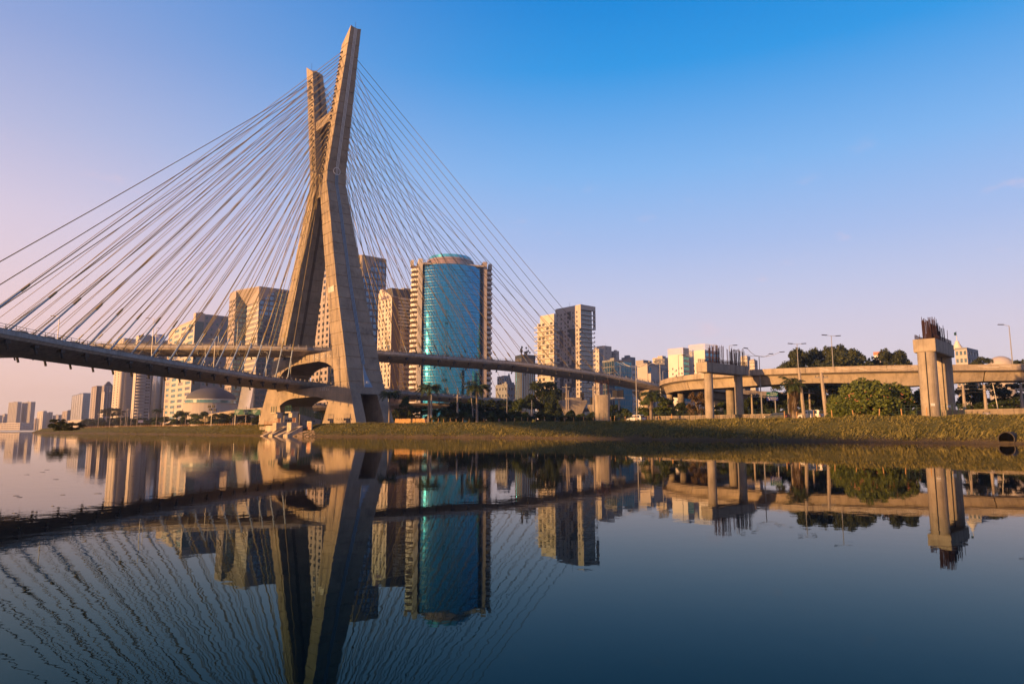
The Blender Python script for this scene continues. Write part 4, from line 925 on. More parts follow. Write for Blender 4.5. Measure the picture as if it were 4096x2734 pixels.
m = MB(); m.loft([[(4.4, 5.9, zq + 4.0), (4.4, 6.0, zq + 4.0), (4.4, 6.0, zq + 6.2), (4.4, 5.9, zq + 6.2)], [(2.6, 5.6, zq + 3.4), (2.6, 5.7, zq + 3.4), (2.6, 5.7, zq + 5.4), (2.6, 5.6, zq + 5.4)], [(.9, 6.1, zq + 3.2), (.9, 6.2, zq + 3.2), (.9, 6.2, zq + 5.0), (.9, 6.1, zq + 5.0)]]); m.build('flag', plain('flag_green', (.03, .12, .05), .8), pole)
p = at(4002, 1452, 300); dm = thing('white_dome_hall', 'white shallow dome over a hall at the far right', 'building', (p.x, p.y, GZ - .3))
r_ = (xat(4048, 300) - xat(3956, 300)) / 2; z0, z1 = at(4002, 1462, 300).z - GZ, at(4002, 1421, 300).z - GZ
m = MB(); m.lathe([(r_ * .98, 0), (r_ * .98, z0)], 28); m.build('wall', S_BEIGE, dm)
m = MB(); m.lathe([(r_ * math.cos(t), z0 + (z1 - z0) * math.sin(t)) for t in np.linspace(0, 1.5, 9)], 28); m.build('dome', S_BEIGE, dm, smooth=True)

# ------------------------------------------------------------------ roads, viaduct, unfinished piers
def strip(name, pts, width, z, mat, kind=None, parent=None, off=0):
    P = resample(pts, 4.0); N = normals2(P); mb = MB()
    for i in range(len(P) - 1):
        a, b = P[i] + N[i] * off, P[i + 1] + N[i + 1] * off; c, d = P[i + 1] + N[i + 1] * (off + width), P[i] + N[i] * (off + width)
        mb.add([(a.x, a.y, z), (b.x, b.y, z), (c.x, c.y, z), (d.x, d.y, z)], [(0, 1, 2, 3)])
    o = mb.build(name, mat, parent)
    return tag(o, kind=kind) if kind else o
def shore(px, d):
    """point d metres inland of the waterline on the sight column px"""
    best = None; r0 = ray(px, 1690); r = r0.x / r0.y
    for i in range(len(WL) - 1):
        a, b = WL[i] + WN[i] * d, WL[i + 1] + WN[i + 1] * d
        if a.y < 20: continue
        fa, fb = a.x - r * a.y, b.x - r * b.y
        if fa * fb <= 0: t = fa / (fa - fb) if fa != fb else 0; best = a.lerp(b, t); best.z = bank_point(i, min(d, 13.9)).z; return best
    return Vector((r * 120, 120, GZ))
road_pts = [(WL[i] + WN[i] * 30).xy[:] for i in range(0, len(WL), 12)]
road = strip('riverside_road', road_pts, 15, GZ + .02, M_ASPH, 'structure')
mk = MB(); P = resample(road_pts, 2.0); N = normals2(P)
for i in range(0, len(P) - 4, 6):
    for o in (5, 10): a, b = P[i] + N[i] * o, P[i + 2] + N[i + 2] * o; mk.bar((a.x, a.y, GZ + .026), (b.x, b.y, GZ + .026), .15, .004)
tag(mk.build('lane_markings', M_WHITE, road), kind='stuff')
# low concrete wall between river path and road, cast in bays
wallt = thing('roadside_wall', 'low stained concrete wall between grass bank and road on the right', 'wall')
M_WALL = concrete('wall_concrete', (.30, .25, .20), 1.0, scale=.5)
WP = resample([(WL[i] + WN[i] * 26).xy[:] for i in range(0, len(WL), 10)], 5.0); WPN = normals2(WP)
for i in range(len(WP) - 1):
    a, b = WP[i], WP[i + 1]; px = 2048 + FPX * a.x / max(a.y, 1)
    if a.y < 70 or px < 2200: continue
    d = (b - a).normalized(); bay = MB(); bay.bar(a + d * .02 + Vector((0, 0, GZ + .65)), b - d * .02 + Vector((0, 0, GZ + .65)), .3, 1.4); bay.build('wall_bay', M_WALL, wallt)

class Via:
    def __init__(s, pts, zf, width): s.P = resample(pts, 1.5); s.N = normals2(s.P); s.w = width; s.zf = zf; s.n = len(s.P)
    def pt(s, i, lat, dz): p = s.P[i] + s.N[i] * lat; return (p.x, p.y, s.zf(i / (s.n - 1)) + dz)
VP = [(190, 119), (150, 123), (98, 130), (75, 132.5), (58, 138), (49, 143.5), (42.5, 151.6), (39, 159.5), (37.6, 168), (38.4, 178), (43, 190), (55, 201), (75, 207), (110, 212)]
V = Via(VP, lambda t: lerp(t, [0, .62, .75, 1], [14.2, 14.2, 14.0, 11.0]), 9.5)
via = thing('curved_viaduct', 'long pale concrete viaduct sweeping in from the right and curling away', 'viaduct')
def hz(i):          # deeper girder over the pier by the bush
    x = V.P[i].x; return -3.05 - .9 * math.exp(-((x - 78) / 9.0) ** 2) - .3 * math.exp(-((x - 45) / 8.0) ** 2)
joints = [i for i in range(V.n) if False]
# girder segments (a joint shows near each expansion gap)
seg_x = [1e9, 91.5, 50.5, 40.6, -1e9]
segs = []; cur = [0]
for i in range(1, V.n):
    cur.append(i)
    for jx in (91.5, 51.5):
        if V.P[i - 1].x > jx >= V.P[i].x and i < V.n * .7: segs.append(cur); cur = [i]
    if abs(V.P[i].y - 157.5) < .8 and V.P[i].x < 45 and len(cur) > 5: segs.append(cur); cur = [i]
segs.append(cur)
for sgm in segs:
    g = MB(); rings = []
    for k, i in enumerate(sgm):
        ii = i; dz = hz(i)
        rings.append([V.pt(ii, .35, -1.18), V.pt(ii, 1.1, -1.5), V.pt(ii, 1.75, dz), V.pt(ii, V.w - 1.75, dz), V.pt(ii, V.w - 1.1, -1.5), V.pt(ii, V.w - .35, -1.18)])
    if len(rings) > 1:
        def cut(r0, r1, t): return [tuple(Vector(a).lerp(Vector(b), t)) for a, b in zip(r0, r1)]
        r2 = [cut(rings[0], rings[1], .08)] + rings[1:-1] + [cut(rings[-2], rings[-1], .92)]
        g.loft(r2); g.build('girder_segment', M_VIA, via)
par = MB(); par.loft([[V.pt(i, 0, -1.18), V.pt(i, .0, -.95), V.pt(i, .06, -.93), V.pt(i, .10, 0), V.pt(i, .34, 0), V.pt(i, .5, -1.0), V.pt(i, V.w - .5, -1.0), V.pt(i, V.w - .34, 0), V.pt(i, V.w - .1, 0), V.pt(i, V.w, -1.18)] for i in range(V.n)]); par.build('parapet_and_slab', M_VIA, via)
jt = MB()
for i in range(4, V.n - 4, 9): jt.bar(V.pt(i, -.012, -1.0), V.pt(i, .085, -.02), .05, .03)
jt.build('parapet_joints', M_DARK, via)
gr = MB()
rnd = random.Random(12)
for k in range(26):
    i = rnd.randrange(int(V.n * .36), int(V.n * .5)); a = V.pt(i, -.01, -.85 + rnd.random() * .5); b2 = V.pt(min(i + 1, V.n - 1), -.01, -.85 + rnd.random() * .7); gr.bar(a, b2, .05, .03, up=(0, 1, 0))
tag(gr.build('graffiti', M_SPRAY, via), kind='stuff')
def pier(px, depth, r, parent, ztop, name='pier'):
    p = at(px, 1690, depth); m = MB(); m.lathe([(r, GZ - .5), (r, ztop - .6), (r * 1.02, ztop - .58), (r * 1.02, ztop)], 20, (p.x, p.y)); return m.build(name, M_PIER, parent, smooth=True)
pier(3606, 137.5, 1.45, via, 10.4); pier(2683, 177, .85, via, 11.1); pier(2728, 171, .85, via, 11.1); pier(2926, 153, .95, via, 11.0); pier(4250, 130, 1.4, via, 11.1)

# approach of the upper deck: flared pier head under the last span
ap = thing('approach_pier', 'flared concrete pier head carrying the right end of the upper deck', 'pier')
c = DU.pt(152, -8, 0); cw_ = uw(c.x, c.y, 0); dirv = (uw(*DU.pt(154, -8).xy) - uw(*DU.pt(150, -8).xy)).normalized(); nrm = Vector((-dirv.y, dirv.x, 0))
m = MB(); zt_ = c.z - 2.3
m.loft([[tuple(cw_ + dirv * (sx_ * a) + nrm * (sy * b) + Vector((0, 0, zz))) for sx_, sy in ((-1, -1), (1, -1), (1, 1), (-1, 1))] for a, b, zz in ((1.5, 1.8, 2.5), (1.5, 1.8, zt_ - 6), (3.4, 3.6, zt_ - 3.4), (4.2, 7.2, zt_))]); m.build('flared_head', M_VIA, ap)
for q in (195, 225):
    c = DU.pt(min(q, DU.s[-1] - 3), -8, 0); p = uw(c.x, c.y); m = MB(); m.lathe([(1.0, GZ - .5), (1.0, c.z - 2.1)], 14, (p.x, p.y)); m.build('column', M_PIER, ap)
for D, q, r in ((DL, 165, 1.3), (DL, 200, 1.3)):
    c = D.pt(min(q, D.s[-1] - 3), -8, 0); p = uw(c.x, c.y); m = MB(); m.lathe([(r, GZ - .5), (r, c.z - 2.1)], 14, (p.x, p.y)); m.build('column', M_PIER, ap)

def rebar_cluster(mb, cx, cy, z, w, d, n, h, seed, ux, uy):
    rr = random.Random(seed)
    for k in range(n):
        a, b = rr.uniform(-w, w), rr.uniform(-d, d); x, y = cx + ux.x * a + uy.x * b, cy + ux.y * a + uy.y * b
        mb.bar((x, y, z - .05), (x + rr.uniform(-.05, .05), y, z + h * rr.uniform(.8, 1.05)), .055)
def cage(mb, c, ux, uy, L, W, z, h, seed):
    rr = random.Random(seed)
    for s_ in (-1, 1):
        for k in range(int(L / .45) + 1):
            p = c + ux * (-L / 2 + k * .45) + uy * (s_ * W / 2); mb.bar((p.x, p.y, z), (p.x, p.y, z + h * rr.uniform(.85, 1.05)), .05)
        for q in (.35, .7, .98):
            a, b = c - ux * L / 2 + uy * (s_ * W / 2), c + ux * L / 2 + uy * (s_ * W / 2); mb.bar((a.x, a.y, z + h * q), (b.x, b.y, z + h * q), .06)
    for s_ in (-1, 1):
        for k in range(int(W / .45) + 1):
            p = c + uy * (-W / 2 + k * .45) + ux * (s_ * L / 2); mb.bar((p.x, p.y, z), (p.x, p.y, z + h), .05)
def twin_pier(label, p1, p2, r, cap_over, capw, z_cap0, z_cap1, bars, seed):
    ux = (p2 - p1).normalized(); uy = Vector((-ux.y, ux.x, 0)); mid = (p1 + p2) / 2
    t = thing('unfinished_pier', label, 'pier', (mid.x, mid.y, GZ - .4), group='unfinished monorail piers'); o = Vector((mid.x, mid.y, 0)); zb = GZ - .4
    def L(p): return (p.x - mid.x, p.y - mid.y)
    for p in (p1, p2):
        m = MB(); m.lathe([(r, 0), (r, 2.9), (r - .015, 2.92), (r - .015, 2.97), (r, 2.99), (r, 8.2), (r - .015, 8.22), (r - .015, 8.27), (r, 8.29), (r, z_cap0 - zb)], 24, L(p)); c = m.build('column', M_PIER, t, smooth=False)
        f = ray(2048, 1700); d = -Vector((p.x, p.y, 0)).normalized(); sd = Vector((-d.y, d.x, 0)); q = p + d * (r + .02) + sd * (-r * .12)
        if r > 1:
            m = MB(); m.bar((q.x - mid.x, q.y - mid.y, .02), (q.x - mid.x, q.y - mid.y, z_cap0 - zb), .12, .08, up=(0, 1, 0)); m.build('drain_pipe', M_DARK, c)
            m = MB(); q = p + d * (r + .03) + sd * (r * .25); m.bar(Vector(L(q)).to_3d() + Vector((-.3, 0, 2.3)), Vector(L(q)).to_3d() + Vector((.3, 0, 2.3)), .05, .4); m.build('notice_plate', M_WHITE, c)
    Lc = (p2 - p1).length + cap_over * 2
    def cr(a, b, z): q = ux * a + uy * b; return (q.x, q.y, z - zb)
    m = MB(); h2 = Lc / 2; w2 = capw / 2; m.loft([[cr(-h2 + .12, -w2 + .08, z_cap0), cr(h2 - .12, -w2 + .08, z_cap0), cr(h2 - .12, w2 - .08, z_cap0), cr(-h2 + .12, w2 - .08, z_cap0)], [cr(-h2, -w2, z_cap0 + .15), cr(h2, -w2, z_cap0 + .15), cr(h2, w2, z_cap0 + .15), cr(-h2, w2, z_cap0 + .15)], [cr(-h2, -w2, z_cap1), cr(h2, -w2, z_cap1), cr(h2, w2, z_cap1), cr(-h2, w2, z_cap1)]]); cap = m.build('cap_beam', M_PIER, t)
    m = MB(); cage(m, Vector((0, 0, 0)), ux, uy, Lc - .5, capw - .5, z_cap1 - zb, .75, seed); tag(m.build('rebar_cage', M_RUST, cap), kind='stuff')
    for k, (a, n, hgt) in enumerate(bars):
        m = MB(); q = ux * (a * Lc / 2); rebar_cluster(m, q.x, q.y, z_cap1 - zb, .55, .9, n, hgt, seed + k, ux, uy); tag(m.build('rebar_bundle', M_RUST, cap), kind='stuff')
    return t
pB1, pB2 = at(3726, 1669, 102.5), at(3790, 1669, 110.0)
zc0 = 11.2; 
twin_pier('unfinished pier of two thick columns at right, cap bristling with rusty bars', Vector((pB1.x, pB1.y, 0)), Vector((pB2.x, pB2.y, 0)), 1.24, 1.0, 2.95, at(3720, 1405, 101).z, at(3735, 1352, 101).z,
          [(-.75, 14, 3.0), (-.55, 14, 3.6), (-.25, 16, 3.7), (.0, 16, 3.2), (.2, 16, 3.2), (.55, 14, 3.0), (.8, 12, 2.9)], 20)
pA1, pA2 = at(2840, 1680, 132.0), at(2960, 1680, 138.5)
twin_pier('unfinished pier of two slim columns left of the sign, cap bristling with rusty bars', Vector((pA1.x, pA1.y, 0)), Vector((pA2.x, pA2.y, 0)), .83, 2.1, 2.4, at(2838, 1487, 130).z, at(2838, 1447, 130).z,
          [(-.5, 22, 3.6), (-.12, 22, 3.7), (.4, 20, 3.6), (.62, 12, 3.2), (.85, 22, 3.6)], 40)
# single stump with tall rebar
p = at(2410, 1690, 155); t = thing('pier_stump', 'thick grey pier stump topped by a tall ring of rusty bars', 'pier', (p.x, p.y, GZ - .4)); zt_ = at(2410, 1580, 155).z - GZ + .4; zr = at(2410, 1519, 155).z - GZ + .4
m = MB()
rr_ = [(1.65 * math.copysign(abs(math.cos(a)) ** .6, math.cos(a)), 1.5 * math.copysign(abs(math.sin(a)) ** .6, math.sin(a))) for a in np.linspace(0, 2 * math.pi, 25)[:-1]]
m.loft([[(x, y, z) for x, y in rr_] for z in (0, zt_ * .42)]); m.loft([[(x * .985, y * .985, z) for x, y in rr_] for z in (zt_ * .42, zt_ * .44)]); m.loft([[(x, y, z) for x, y in rr_] for z in (zt_ * .44, zt_)]); st = m.build('shaft', M_PIER, t)
m = MB()
for k in range(24):
    a = 2 * math.pi * k / 24; x, y = 1.5 * math.cos(a), 1.35 * math.sin(a); m.bar((x, y, zt_ - .05), (x, y, zr + random.uniform(-.3, .2)), .06)
tag(m.build('rebar_ring', M_RUST, st), kind='stuff')
# hammerhead piers
def hammerhead(px0, px1, depth, ytop, label, seed):
    p = at((px0 + px1) / 2, 1690, depth); hw = (xat(px1, depth) - xat(px0, depth)) / 2; zt_ = at(px0, ytop, depth).z - GZ + .4
    t = thing('hammerhead_pier', label, 'pier', (p.x, p.y, GZ - .4), R(8), group='hammerhead piers')
    m = MB(); prof = [(.50, 0), (.52, zt_ * .25), (.60, zt_ * .45), (.78, zt_ * .68), (.97, zt_ * .86), (1.0, zt_ * .9), (1.0, zt_)]
    m.loft([[(-hw * a, -1.3, z), (hw * a, -1.3, z), (hw * a, 1.3, z), (-hw * a, 1.3, z)] for a, z in prof]); m.build('shaft', M_PIER, t)
    m = MB(); m.box(-hw * .62, hw * .62, -1.1, 1.1, zt_, zt_ + .7); m.build('bearing_block', M_PIER, t)
    for s_ in (-.78, .62):
        m = MB(); m.box(hw * s_ - .05, hw * s_ + .75, -.6, .6, zt_ + .002, zt_ + 2.1); m.build('rebar_block', M_DARK, t)
hammerhead(2238, 2346, 190, 1600, 'grey hammerhead pier with two black blocks left of the pier stump', 1)
hammerhead(2354, 2440, 205, 1618, 'sunlit hammerhead pier half hidden behind the pier stump', 2)

# road ramp passing behind the bridge tower
rp = thing('road_ramp', 'low pale road ramp rising from the left and passing behind the bridge tower', 'viaduct')
rpts = [(800, 1672, 338), (833, 1656, 330), (923, 1641, 316), (1045, 1629, 306), (1200, 1621, 304), (1400, 1614, 312), (1580, 1611, 322), (1800, 1611, 330), (2000, 1618, 345)]
RP = [at(*q) for q in rpts]; m = MB(); ring3 = []
for i, q in enumerate(RP):
    d = (RP[min(i + 1, len(RP) - 1)] - RP[max(i - 1, 0)]); d.z = 0; d.normalize(); n = Vector((-d.y, d.x, 0))
    ring3.append([tuple(q + n * a + Vector((0, 0, b_))) for a, b_ in ((0, 0), (.3, 0), (.35, -.85), (8.6, -.85), (8.7, 0), (9, 0), (9, -1.1), (7.4, -2.6), (1.6, -2.6), (.0, -1.15))])
m.loft(ring3); m.build('ramp_deck', M_VIA, rp)
for i in (2, 3, 4, 5, 6, 7):
    q = RP[i]
    if q.z > GZ + 4:
        m = MB(); m.lathe([(.7, GZ - .5), (.7, q.z - 2.5)], 12, (q.x + 1, q.y + 4.5)); m.build('column', M_PIER, rp)

# ------------------------------------------------------------------ lamps, poles, signs
M_LAMP = plain('lamp_grey', (.34, .33, .32), .5, .3); M_POLE = concrete('pole_concrete', (.40, .34, .28), .6)
def mast(name, label, base, h, arms, group, r=.12, head=.9, mat=None):
    t = thing(name, label, 'lamp', base, 0, group); m = MB(); m.tube([(0, 0, 0), (0, 0, h * .5), (0, 0, h)], [r, r * .85, r * .6], 6); m.build('pole', mat or M_LAMP, t)
    for ax, ay, rise in arms:
        m = MB(); L = math.hypot(ax, ay); pts = [(0, 0, h)]
        for f in (.35, .7, 1.0): pts.append((ax * f, ay * f, h + rise * (f ** 1.2) - (.35 * math.sin(f * math.pi) if L > 2 else 0)))
        m.tube(pts, .05, 4); arm = m.build('arm', mat or M_LAMP, t)
        e = Vector(pts[-1]); d = Vector((ax, ay, 0)).normalized(); m = MB(); m.bar(e - d * .1, e + d * head + Vector((0, 0, .06)), .32, .14); m.build('lamp_head', M_DARK, arm)
    return t
deck_l = 'deck lamps on the bridge'
def deck_lamp(D, arc, lat, h, label, flip=1):
    q = D.pt(arc, lat, 0); p = uw(q.x, q.y, q.z); d = uw(*D.pt(arc, lat - flip).xy) - uw(*D.pt(arc, lat).xy); mast('deck_lamp', label, p, h, [(d.x * 1.2, d.y * 1.2, .1)], deck_l, .10, .8)
for k, (D, arc, lat, lab) in enumerate([(DL, -96, -14.6, 'deck lamp on the lower deck, leftmost on it'), (DL, -84, -.9, 'tallest deck lamp on the lower deck, in front of the leftmost one'), (DL, -57, -.9, 'deck lamp on the lower deck before the peach block'),
        (DL, -38, -14.6, 'deck lamp on the lower deck before the faceted tower'), (DL, -27, -.9, 'deck lamp on the lower deck next to the bridge tower'), (DL, -13, -.9, 'deck lamp on the lower deck under the upper arch'),
        (DU, -62, -14.6, 'deck lamp on the upper deck, leftmost on it'), (DU, -42, -14.6, 'deck lamp on the upper deck left of the faceted tower'), (DU, -30, -.9, 'short-looking deck lamp on the upper deck near the bridge tower'),
        (DU, 54, -14.6, 'deck lamp on the upper deck before the round tower'), (DU, 72, -14.6, 'deck lamp on the upper deck right of the round tower'), (DU, 95, -.9, 'deck lamp on the upper deck before the cream apartments'), (DU, 104, -14.6, 'deck lamp on the upper deck before the charcoal apartments'),
        (DU, 123, -.9, 'deck lamp on the upper deck before the cyan glass office'), (DU, 142, -14.6, 'deck lamp on the upper deck beside the grey office'), (DL, 70, -.9, 'deck lamp on the lower deck between two palms'), (DL, 105, -.9, 'deck lamp on the lower deck right of the palms')]):
    deck_lamp(D, arc, lat, 8.2 if k != 1 else 9.5, lab)
def road_lamp(px, ytop, depth, arms, label, r=.13, base=None):
    top = at(px, ytop, depth); b0 = GZ if base is None else base; mast('road_lamp', label, (top.x, top.y, b0), top.z - b0, arms, 'road lamps', r)
road_lamp(2543, 1465, 150, [(-4.2, .8, 1.2), (-2.8, 1.4, 1.1), (4.0, -.6, 1.0), (2.6, 1.0, .9)], 'four-armed road lamp left of the palm by the viaduct curl')
road_lamp(3036, 1424, 142, [(-4.2, .8, 1.3), (-2.8, -1.2, 1.5), (4.2, -.6, .8), (2.6, 1.0, .6)], 'four-armed road lamp left of the blue direction sign')
road_lamp(3188, 1376, 142, [(-1.0, 0, .1), (1.0, 0, .1)], 'left lamp on the viaduct before the big trees', .10, 13.1)
road_lamp(3325, 1343, 138, [(-1.0, 0, .15), (1.0, 0, .0)], 'right lamp on the viaduct before the big trees', .10, 13.1)
road_lamp(4036, 1303, 132, [(-.9, .3, .3)], 'tall lamp on the viaduct at the right picture edge', .12, 13.1)
road_lamp(2917, 1382, 150, [(.9, .1, .1)], 'lamp rising behind the slim unfinished pier', .09, 13.1)
road_lamp(2713, 1420, 164, [(.9, .1, .0)], 'lamp on the viaduct curl before the white towers', .09, 13.1)
road_lamp(2651, 1484, 178, [(.7, .1, .0)], 'short lamp on the viaduct curl before the grey office', .09, 12.9)
t = mast('floodlight_mast', 'floodlight mast with square cluster beside the viaduct curl', (at(2639, 1452, 185).x, 185, GZ), at(2639, 1452, 185).z - GZ, [], 'floodlight masts', .17)
zf = at(2639, 1452, 185).z - GZ
for a, b_ in ((-.9, 0), (0, 0), (.9, 0), (-.9, .9), (0, .9), (.9, .9)): m = MB(); m.box(a - .35, a + .35, -.3, .3, zf - .4 + b_, zf + .3 + b_); m.build('floodlight', M_LAMP, t)
p = at(848, 1632, 262); t = mast('floodlight_mast', 'floodlight mast with black cluster before the road ramp', (p.x, p.y, GZ), p.z - GZ, [], 'floodlight masts', .13)
zf = p.z - GZ
for a, b_ in ((-1.1, .2), (.5, .3), (-.6, -.9), (1.2, -1.1)): m = MB(); m.box(a - .45, a + .45, -.3, .3, zf + b_, zf + .9 + b_); m.build('floodlight', M_DARK, t)
# poles: (px, y_top, depth, radius, label)
def pole(px, ytop, depth, r, label, cross=True, lean=0, mat=None):
    top = at(px, ytop, depth); t = thing('utility_pole', label, 'pole', (top.x, top.y, GZ - .2), 0, 'utility poles'); h = top.z - GZ + .2
    m = MB(); m.tube([(lean, 0, 0), (lean * .5, 0, h * .5), (0, 0, h)], [r * 1.25, r * 1.1, r * .8], 7); m.build('shaft', mat or M_POLE, t)
    if cross:
        m = MB(); m.box(-1.1, 1.1, -.06, .06, h - .9, h - .75); c = m.build('cross_arm', M_LAMP, t)
        for x in (-.95, -.4, .4, .95): i_ = MB(); i_.tube([(x, 0, h - .75), (x, 0, h - .5)], .06, 5); i_.build('insulator', M_DARK, c)
pole(1726, 1577, 205, .26, 'pale pole beside the second palm', False); pole(1830, 1577, 200, .26, 'pale pole between the second and third palm', True)
pole(1885, 1590, 196, .14, 'thin leaning pole left of the third palm', False, .8); pole(2028, 1540, 220, .10, 'thin white pole left of the big dark tree', False, 0, M_LAMP)
pole(2265, 1535, 182, .16, 'dark thin pole before the grey hammerhead pier', True); pole(2273, 1560, 181, .14, 'pale thin pole touching the grey hammerhead pier', False)
pole(2373, 1543, 168, .22, 'pole with a long top arm left of the pier stump', True)
pole(2127, 1600, 190, .09, 'short pole before the big dark tree', False, 0, M_LAMP)
pole(3284, 1489, 112, .28, 'thick leaning concrete pole left of the flowering bush', True, .5); pole(3195, 1473, 118, .26, 'thick concrete pole behind the shaggy palm', False, .5)
pole(3236, 1556, 150, .2, 'far pole between palm and thick leaning pole', True); pole(3152, 1560, 146, .22, 'far pole right of the blue direction sign', True); pole(3006, 1575, 150, .2, 'far pole left of the blue direction sign', False)
pole(3851, 1538, 128, .24, 'pole right of the thick unfinished pier', True); pole(3936, 1538, 130, .26, 'double-width pole further right of the thick unfinished pier', True); pole(3971, 1535, 134, .1, 'thin leaning pole between two thick ones at right', False, .9, M_LAMP); pole(4082, 1537, 128, .26, 'pole at the right picture edge', True)
rr = random.Random(21)
for k, px in enumerate((396, 428, 442, 466, 486, 505, 512, 528, 552, 562, 597, 660, 694, 731, 745, 790, 880, 923, 986, 1008)):
    q = shore(px, 34 + rr.uniform(-6, 10)); pole(px, 1640 + rr.uniform(-18, 12) + (8 if px < 600 else 0), q.y, .15, 'slim pale pole in the long row beside the left river road', k % 3 == 0)
# direction sign over the right road
p = at(3089, 1584, 140); t = thing('direction_sign', 'green and blue road direction sign beside the four-armed lamp', 'sign', (p.x, p.y, GZ)); zc = p.z - GZ; hw = 1.15; hh = .86
m = MB(); m.box(-hw, hw, -.04, .04, zc, zc + hh); m.build('green_panel', plain('sign_green', (.0, .11, .07), .5), t)
m = MB(); m.box(-hw, hw, -.04, .04, zc - hh, zc - .005); m.build('blue_panel', plain('sign_blue', (.005, .015, .20), .5), t)
for txt, x, z, s_ in (('Morumbi', .2, .62, .34), ('Congonhas', .1, .26, .34), ('Imigrantes', .1, -.26, .32), ('Anchieta', .2, -.62, .32)): put_text(txt, s_, M_WHITE, t, (x, -.06, zc + z), (math.pi / 2, 0, 0), .01)
for x, z in ((.92, .45), (.92, -.42)):
    m = MB(); m.bar((x - .12, -.06, zc + z - .15), (x + .1, -.06, zc + z + .12), .05, .02); m.bar((x - .06, -.06, zc + z + .13), (x + .12, -.06, zc + z + .13), .05, .02); m.bar((x + .11, -.06, zc + z - .06), (x + .11, -.06, zc + z + .12), .05, .02); m.build('arrow', M_WHITE, t)
for x, z in ((-.85, .26), (-.85, -.26), (-.62, -.62)): m = MB(); m.box(x - .11, x + .11, -.065, -.045, zc + z - .1, zc + z + .1); m.build('route_shield', M_WHITE, t)
m = MB(); m.tube([(-2.2, .1, 0), (-2.2, .1, zc + .9)], .12, 6); m.bar((-4.6, .1, zc + .55), (-1.1, .1, zc + .55), .08); m.bar((-4.6, .1, zc - .1), (-1.1, .1, zc - .1), .08)
for k in range(7): m.bar((-4.6 + k * .5, .1, zc - .1), (-4.1 + k * .5, .1, zc + .55), .05)
m.tube([(.6, .1, 0), (.6, .1, zc - hh)], .12, 6)
m.build('gantry', M_LAMP, t)
# big green sign behind the left leg of the tower
p = at(990, 1648, 270); t = thing('overhead_sign', 'wide green overhead road sign left of the bridge tower', 'sign', (p.x, p.y, GZ), R(0)); zc = p.z - GZ; L_ = (xat(1042, 270) - xat(938, 270))
for k in range(3):
    x0 = -L_ / 2 + k * L_ / 3; m = MB(); m.box(x0 + .05, x0 + L_ / 3 - .05, -.05, .05, zc - 1.0, zc + 1.1); m.build('green_panel', MATS['sign_green'], t)
    for j, ww in enumerate((.7, .55, .4)):
        mm = MB(); mm.box(x0 + .4, x0 + .4 + (L_ / 3 - .9) * ww, -.075, -.055, zc + .55 - j * .55, zc + .72 - j * .55); mm.build('text_line', M_WHITE, t)
m = MB()
for x in (-L_ / 2 + .3, L_ / 2 - .3): m.tube([(x, .2, 0), (x, .2, zc + 1.2)], .15, 6)
m.build('gantry', M_LAMP, t)
p = at(563, 1684, 330); t = thing('small_blue_sign', 'small blue road sign among the left bank trees', 'sign', (p.x, p.y, GZ)); m = MB(); m.box(-1.2, 1.2, -.05, .05, p.z - GZ - .6, p.z - GZ + .6); m.build('panel', MATS['sign_blue'], t); m = MB(); m.tube([(0, .1, 0), (0, .1, p.z - GZ)], .08, 5); m.build('post', M_LAMP, t)
# dark message board
p = at(2472, 1575, 160); t = thing('message_board', 'dark electronic message board under the upper deck approach', 'sign', (p.x, p.y, GZ), R(-4)); zc = p.z - GZ; hw = (xat(2508, 160) - xat(2464, 160)) / 2
m = MB(); m.box(-hw, hw, -.2, .3, zc - .75, zc + .9); m.build('screen_box', M_DARK, t); m = MB(); m.box(-hw - .4, hw + .1, -.7, .3, zc - 1.2, zc - .8); m.build('walkway', M_LAMP, t)
m = MB(); m.tube([(.2, .1, 0), (.2, .1, zc - 1.2)], .22, 8); m.build('post', M_LAMP, t)
m = MB()
for x in (-hw - 1.6, -hw - .5): m.bar((x, 0, zc - 1.2), (x, 0, zc + .1), .06)
for z in (-1.2, -.8, -.4, .1): m.bar((-hw - 1.6, 0, zc + z), (-hw - .5, 0, zc + z), .06)
m.build('service_cage', M_LAMP, t)
# blue hoarding and pale kiosk behind the right palms
p = at(2002, 1663, 215); t = thing('blue_container', 'blue container half hidden behind bank scrub', 'container', (p.x, p.y, GZ - .1), R(10)); m = MB(); hw = 2.1
m.box(-hw, hw, -1.1, 1.1, 0, 2.0); m.build('box_body', plain('container_blue', (.008, .03, .20), .5), t); m = MB()
for k in range(14): m.box(-hw + .1 + k * .3, -hw + .22 + k * .3, -1.16, -1.1, .15, 1.85)
m.build('ribs', MATS['container_blue'], t)
# stakes along the crest
stakes = [1560 + q / 4.195 for q in (430, 520, 610, 705, 805, 900, 1010, 1110, 1220, 1325, 1578, 1823, 1955, 2087)] + [2000 + q / 2.904 for q in (75, 165, 255, 320, 412, 515, 640, 750, 858, 972, 1090, 1205, 1290, 1328, 1453, 1580, 1716, 1850, 1995)] + [2500 + q / 3.915 for q in (740, 745)] + [3000 + q / 3.485 for q in (487, 660, 900, 1155)] + [3415, 3517, 3610, 3710]
rr = random.Random(4); stake = MB(); stake.tube([(0, 0, -.3), (.02, .0, .6), (.0, .01, 1.25)], [.085, .08, .075], 6); stake_me = stake.mesh('fence_stake', M_WOOD)
for k, px in enumerate(stakes):
    q = shore(px, 11.5 + (2.5 if px < 2700 else 0)); o = place('fence_stake', stake_me, None, (q.x, q.y, GZ - .05), 0, (1, 1, rr.uniform(.85, 1.15)))
    o.rotation_euler = (rr.uniform(-.08, .08), rr.uniform(-.12, .12), rr.uniform(0, 6)); tag(o, 'weathered wooden stake in the row along the grassy bank crest', 'stake', 'wooden stakes along the bank')
